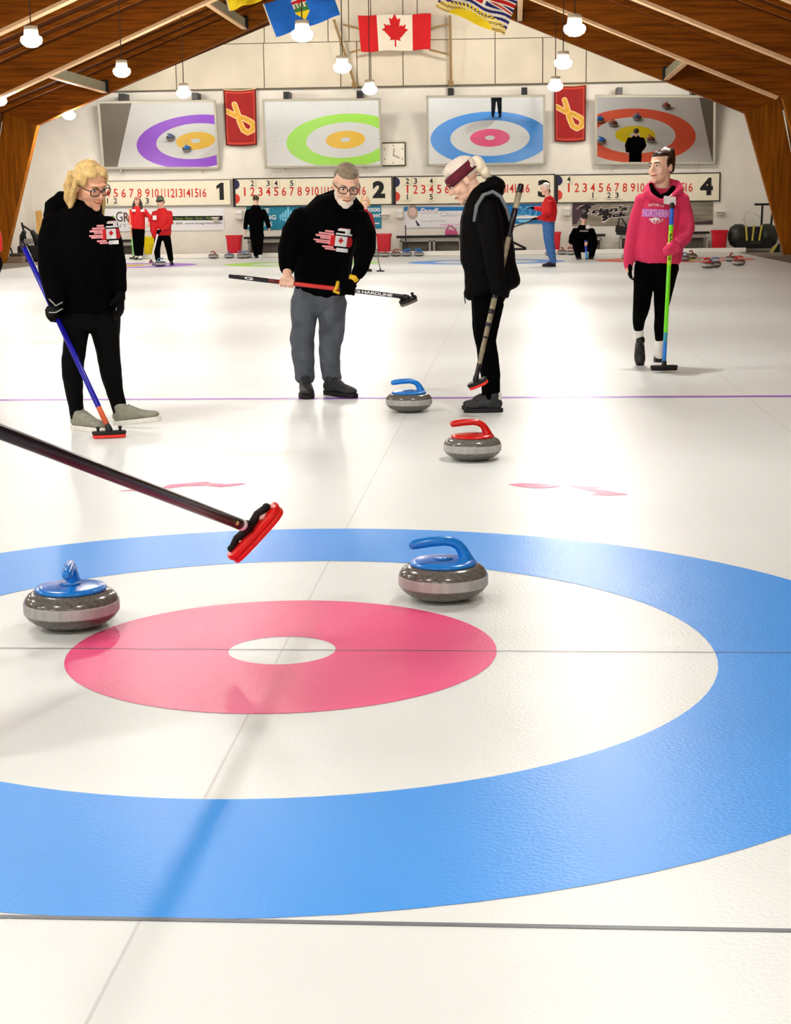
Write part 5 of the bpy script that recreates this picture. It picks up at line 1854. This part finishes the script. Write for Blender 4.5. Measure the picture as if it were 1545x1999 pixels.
broom('thin grey broom with a flat black head, right of the bent man', tb, bb, [(0, M_grey, 'shaft')], (1, -.3, 0), .17, .06, M_blackrub, M_blackrub, r=.012, knobs=False)

# e: red jacket and jeans, facing left
y = 31.1
w = far_person('white-haired person in red jacket and blue jeans standing side on and facing left', y, (1075, 520), (1065, 369, 0), -78, (1070, 384, 0),
               [[(1071, 431, 0, 14, 11), (1073, 412, 0, 15.5, 12), (1073, 396, 0, 14, 11), (1072, 387, 0, 9, 8)],
                [(1074, 395, -.16, 7), (1073, 414, -.2, 6.5), (1060, 424, -.25, 5.5), (1049, 427, -.27, 4.2)], [(1066, 396, .14, 6.5), (1060, 408, .2, 6), (1050, 407, .22, 5), (1044, 406, .22, 4)]],
               [[(1071, 429, 0, 13, 10), (1071, 438, 0, 13, 10)], [(1073, 440, -.06, 10.5), (1074, 470, -.08, 8), (1078, 488, -.06, 7), (1081, 512, -.04, 5.5)], [(1069, 440, .08, 9.5), (1068, 465, .1, 7), (1072, 488, .12, 5.5), (1078, 508, .15, 4.5)]],
               M_redj, M_jeans, [((1085, 519), -82, mat('navy shoe', '#14152c', rough=.4), M_soledark), ((1083, 517), -80, mat('navy shoe', '#14152c'), M_soledark)], 14)
w.hair('hair', M_knit, [((0, .03, .045), (.085, .095, .085))], vox=.012)
gl = MB()
tb, bb = w.p((1052, 402, .05)), w.p((1003, 447, -.3))
w.rest(w.p((1049, 427, -.27)), V((-1, -.1, 0)), V((0, 0, -1)), 1.05, (gl,), .8)
w.rest(w.p((1044, 406, .22)), V((-1, 0, .1)), V((0, 0, -1)), 1.05, (gl,), .8)
remeshed(gl, 'gloves', M_blackcloth, w.t, .01, 2)
w.finish()
q0, q1 = w.p((1046, 428.5, -.33)), w.p((1000, 444, -.1))
broom('dark broom held out level by the person in blue jeans', q0 + (q0 - q1) * .1, q1, [(0, M_shaftblack, 'shaft')], (.3, .9, .2), .16, .06, M_blackrub, M_blackrub, r=.014, knobs=False)

# f: crouching in black with a cap
y = 36.0
w = far_person('crouching player in black with a dark cap and a blue broom upright in front', y, (1140, 506), (1141, 427, -.12), 2, (1139, 440, -.05),
               [[(1140, 478, .02, 18, 13), (1140, 462, -.02, 18.5, 14), (1139, 450, -.03, 17, 12), (1139, 443, -.04, 10, 9)],
                [(1125, 450, -.03, 7), (1117, 463, -.05, 6), (1115, 474, -.05, 4.5)], [(1155, 450, -.03, 7), (1160, 465, -.1, 6.5), (1150, 473, -.22, 5), (1146, 473, -.27, 4)]],
               [[(1140, 476, .1, 19, 13), (1140, 484, .12, 19, 14)], [(1132, 480, .05, 9.5, 12), (1125, 474, -.22, 8.5, 10), (1127, 487, -.24, 7), (1131, 506, -.16, 5)], [(1150, 480, .05, 9.5, 12), (1160, 474, -.2, 8.5, 10), (1157, 487, -.24, 7), (1154, 506, -.16, 5)]],
               M_blackcloth, M_blackcloth, [((1131, 508), -8, M_blackshoe, M_blackshoe), ((1154, 508), 8, M_blackshoe, M_blackshoe)], 14)
w.hair('cap', mat('dark patterned cap', '#2c2a22', rough=.8, var=.4, scale=40), [((0, .015, .06), (.088, .1, .075)), ((0, -.1, .045), (.07, .06, .014))], vox=.012)
tb, bb = w.p((1144, 473, -.33)), w.p((1146, 507.5, -.38))
w.grip(tb.lerp(bb, .1), bb - tb, V((.1, -1, .4)), w.p((1147, 472.5, -.26)), .014, 1.1)
w.rest(w.p((1114, 476, -.05)), V((-.7, -.1, -.7)), V((.5, 0, -1)), 1.15, None, .6, 1.2)
q = W(1148, 443, y - .3)
MB().box((q.x - .045, y - .25, q.z - .045), (q.x + .045, y - .22, q.z + .045)).build('badge', M_prtwhite, w.t)
q = W(1141, 451, y - .3)
MB().box((q.x - .1, y - .25, q.z - .018), (q.x + .1, y - .225, q.z + .018)).build('chest_stripe', M_grey, w.t)
w.finish()
broom('short-looking blue broom held upright by the crouching player', tb + V((0, 0, .03)), bb, [(0, mat('indigo shaft', '#3a3fb0', rough=.3), 'shaft'), (.55, mat('sky blue shaft end', '#3f98dc', rough=.35), 'lower_shaft')], (.25, -1, 0), .17, .07, mat('sky blue shell', '#3a90d4', rough=.4), M_adblue, r=.03, knobs=False)

# g: the person cut by the left edge of the frame
y = 10.9
w = far_person('player in red jacket and black trousers cut off by the left picture edge', y, (-48, 668), (-46, 300, 0), 10, (-46, 325, 0),
               [[(-46, 500, 0, 42, 26), (-50, 450, 0, 40, 30), (-52, 390, 0, 40, 28), (-52, 350, 0, 32, 22), (-46, 334, 0, 22, 18)],
                [(-86, 355, 0, 18), (-96, 420, 0, 17), (-94, 485, -.05, 13)], [(-24, 362, 0, 17), (-21, 420, 0, 15), (-12, 468, -.04, 16), (-9, 488, -.06, 14)]],
               [[(-46, 495, 0, 40, 26), (-46, 520, 0, 42, 28)], [(-66, 525, 0, 24), (-66, 590, 0, 20), (-68, 655, 0, 14)], [(-20, 508, 0, 27), (-25, 530, 0, 25), (-36, 580, 0, 20), (-40, 655, 0, 13)]],
               M_redj, M_blackcloth, [((-68, 664), -5, M_blackshoe, M_blackshoe), ((-40, 664), 5, M_blackshoe, M_blackshoe)], face=True)
w.hair('hair', M_darkhair, [((0, .035, .05), (.085, .09, .08))], vox=.012)
w.rest(w.p((-94, 490, -.05)), V((0, 0, -1)), V((1, 0, 0)))
w.rest(w.p((-10, 490, -.06)), V((-.3, 0, -1)), V((-1, 0, 0)))
w.finish()

# the two players whom only the mirrors show
y = 33.3
w = far_person('player in dark blue behind the woman in the black jacket, shown by the third mirror', y, (966, 516), (966, 386, 0), 0, (966, 398, 0),
               [[(966, 442, 0, 15, 10), (966, 424, 0, 16, 11), (966, 410, 0, 15, 10), (966, 402, 0, 9, 8)],
                [(953, 408, 0, 6.5), (950, 425, 0, 6), (953, 442, -.1, 4.5)], [(979, 408, 0, 6.5), (982, 425, 0, 6), (980, 442, -.1, 4.5)]],
               [[(966, 440, 0, 14, 10), (966, 450, 0, 15, 10)], [(959, 452, 0, 8), (958, 475, 0, 6.5), (957, 504, 0, 5)], [(973, 452, 0, 8), (974, 475, 0, 6.5), (975, 504, 0, 5)]],
               mat('dark navy jacket', '#10141e', rough=.8), mat('dark navy trousers', '#1e2836', rough=.8), [((957, 512), -5, M_blackshoe, M_blackshoe), ((975, 512), 5, M_blackshoe, M_blackshoe)])
w.hair('hair', M_brownhair, [((0, .035, .05), (.085, .09, .08))], vox=.012)
w.rest(w.p((953, 444, -.1)), V((0, 0, -1)), V((1, 0, 0)))
w.rest(w.p((980, 444, -.1)), V((0, 0, -1)), V((-1, 0, 0)))
w.finish()
y = 37.1
w = far_person('player in black behind the pink hoodie, shown from behind by the fourth mirror', y, (1288, 503.0), (1288, 400.0, 0), 0, (1288, 411.0, 0),
               [[(1288, 453.0, 0, 15, 10), (1288, 435.0, 0, 16, 11), (1288, 421.0, 0, 16, 10), (1288, 413.0, 0, 9, 8)],
                [(1274, 419.0, 0, 6.5), (1269, 435.0, 0, 6), (1270, 451.0, -.05, 4.5)], [(1302, 419.0, 0, 6.5), (1307, 435.0, 0, 6), (1304, 449.0, -.1, 4.5)]],
               [[(1288, 451.0, 0, 14, 10), (1288, 459.0, 0, 14.5, 10)], [(1281, 461.0, 0, 8), (1280, 479.0, 0, 6.5), (1279, 497.0, 0, 5)], [(1295, 461.0, 0, 8), (1296, 479.0, 0, 6.5), (1297, 497.0, 0, 5)]],
               M_blackcloth, M_blackcloth, [((1279, 502.0), -5, M_blackshoe, M_blackshoe), ((1297, 502.0), 5, M_blackshoe, M_blackshoe)])
w.hair('hair', M_darkhair, [((0, .03, .045), (.083, .093, .08))], vox=.012)
w.rest(w.p((1270, 453.0, -.05)), V((0, 0, -1)), V((1, 0, 0)))
w.rest(w.p((1304, 451.0, -.1)), V((0, 0, -1)), V((-1, 0, 0)))
w.finish()
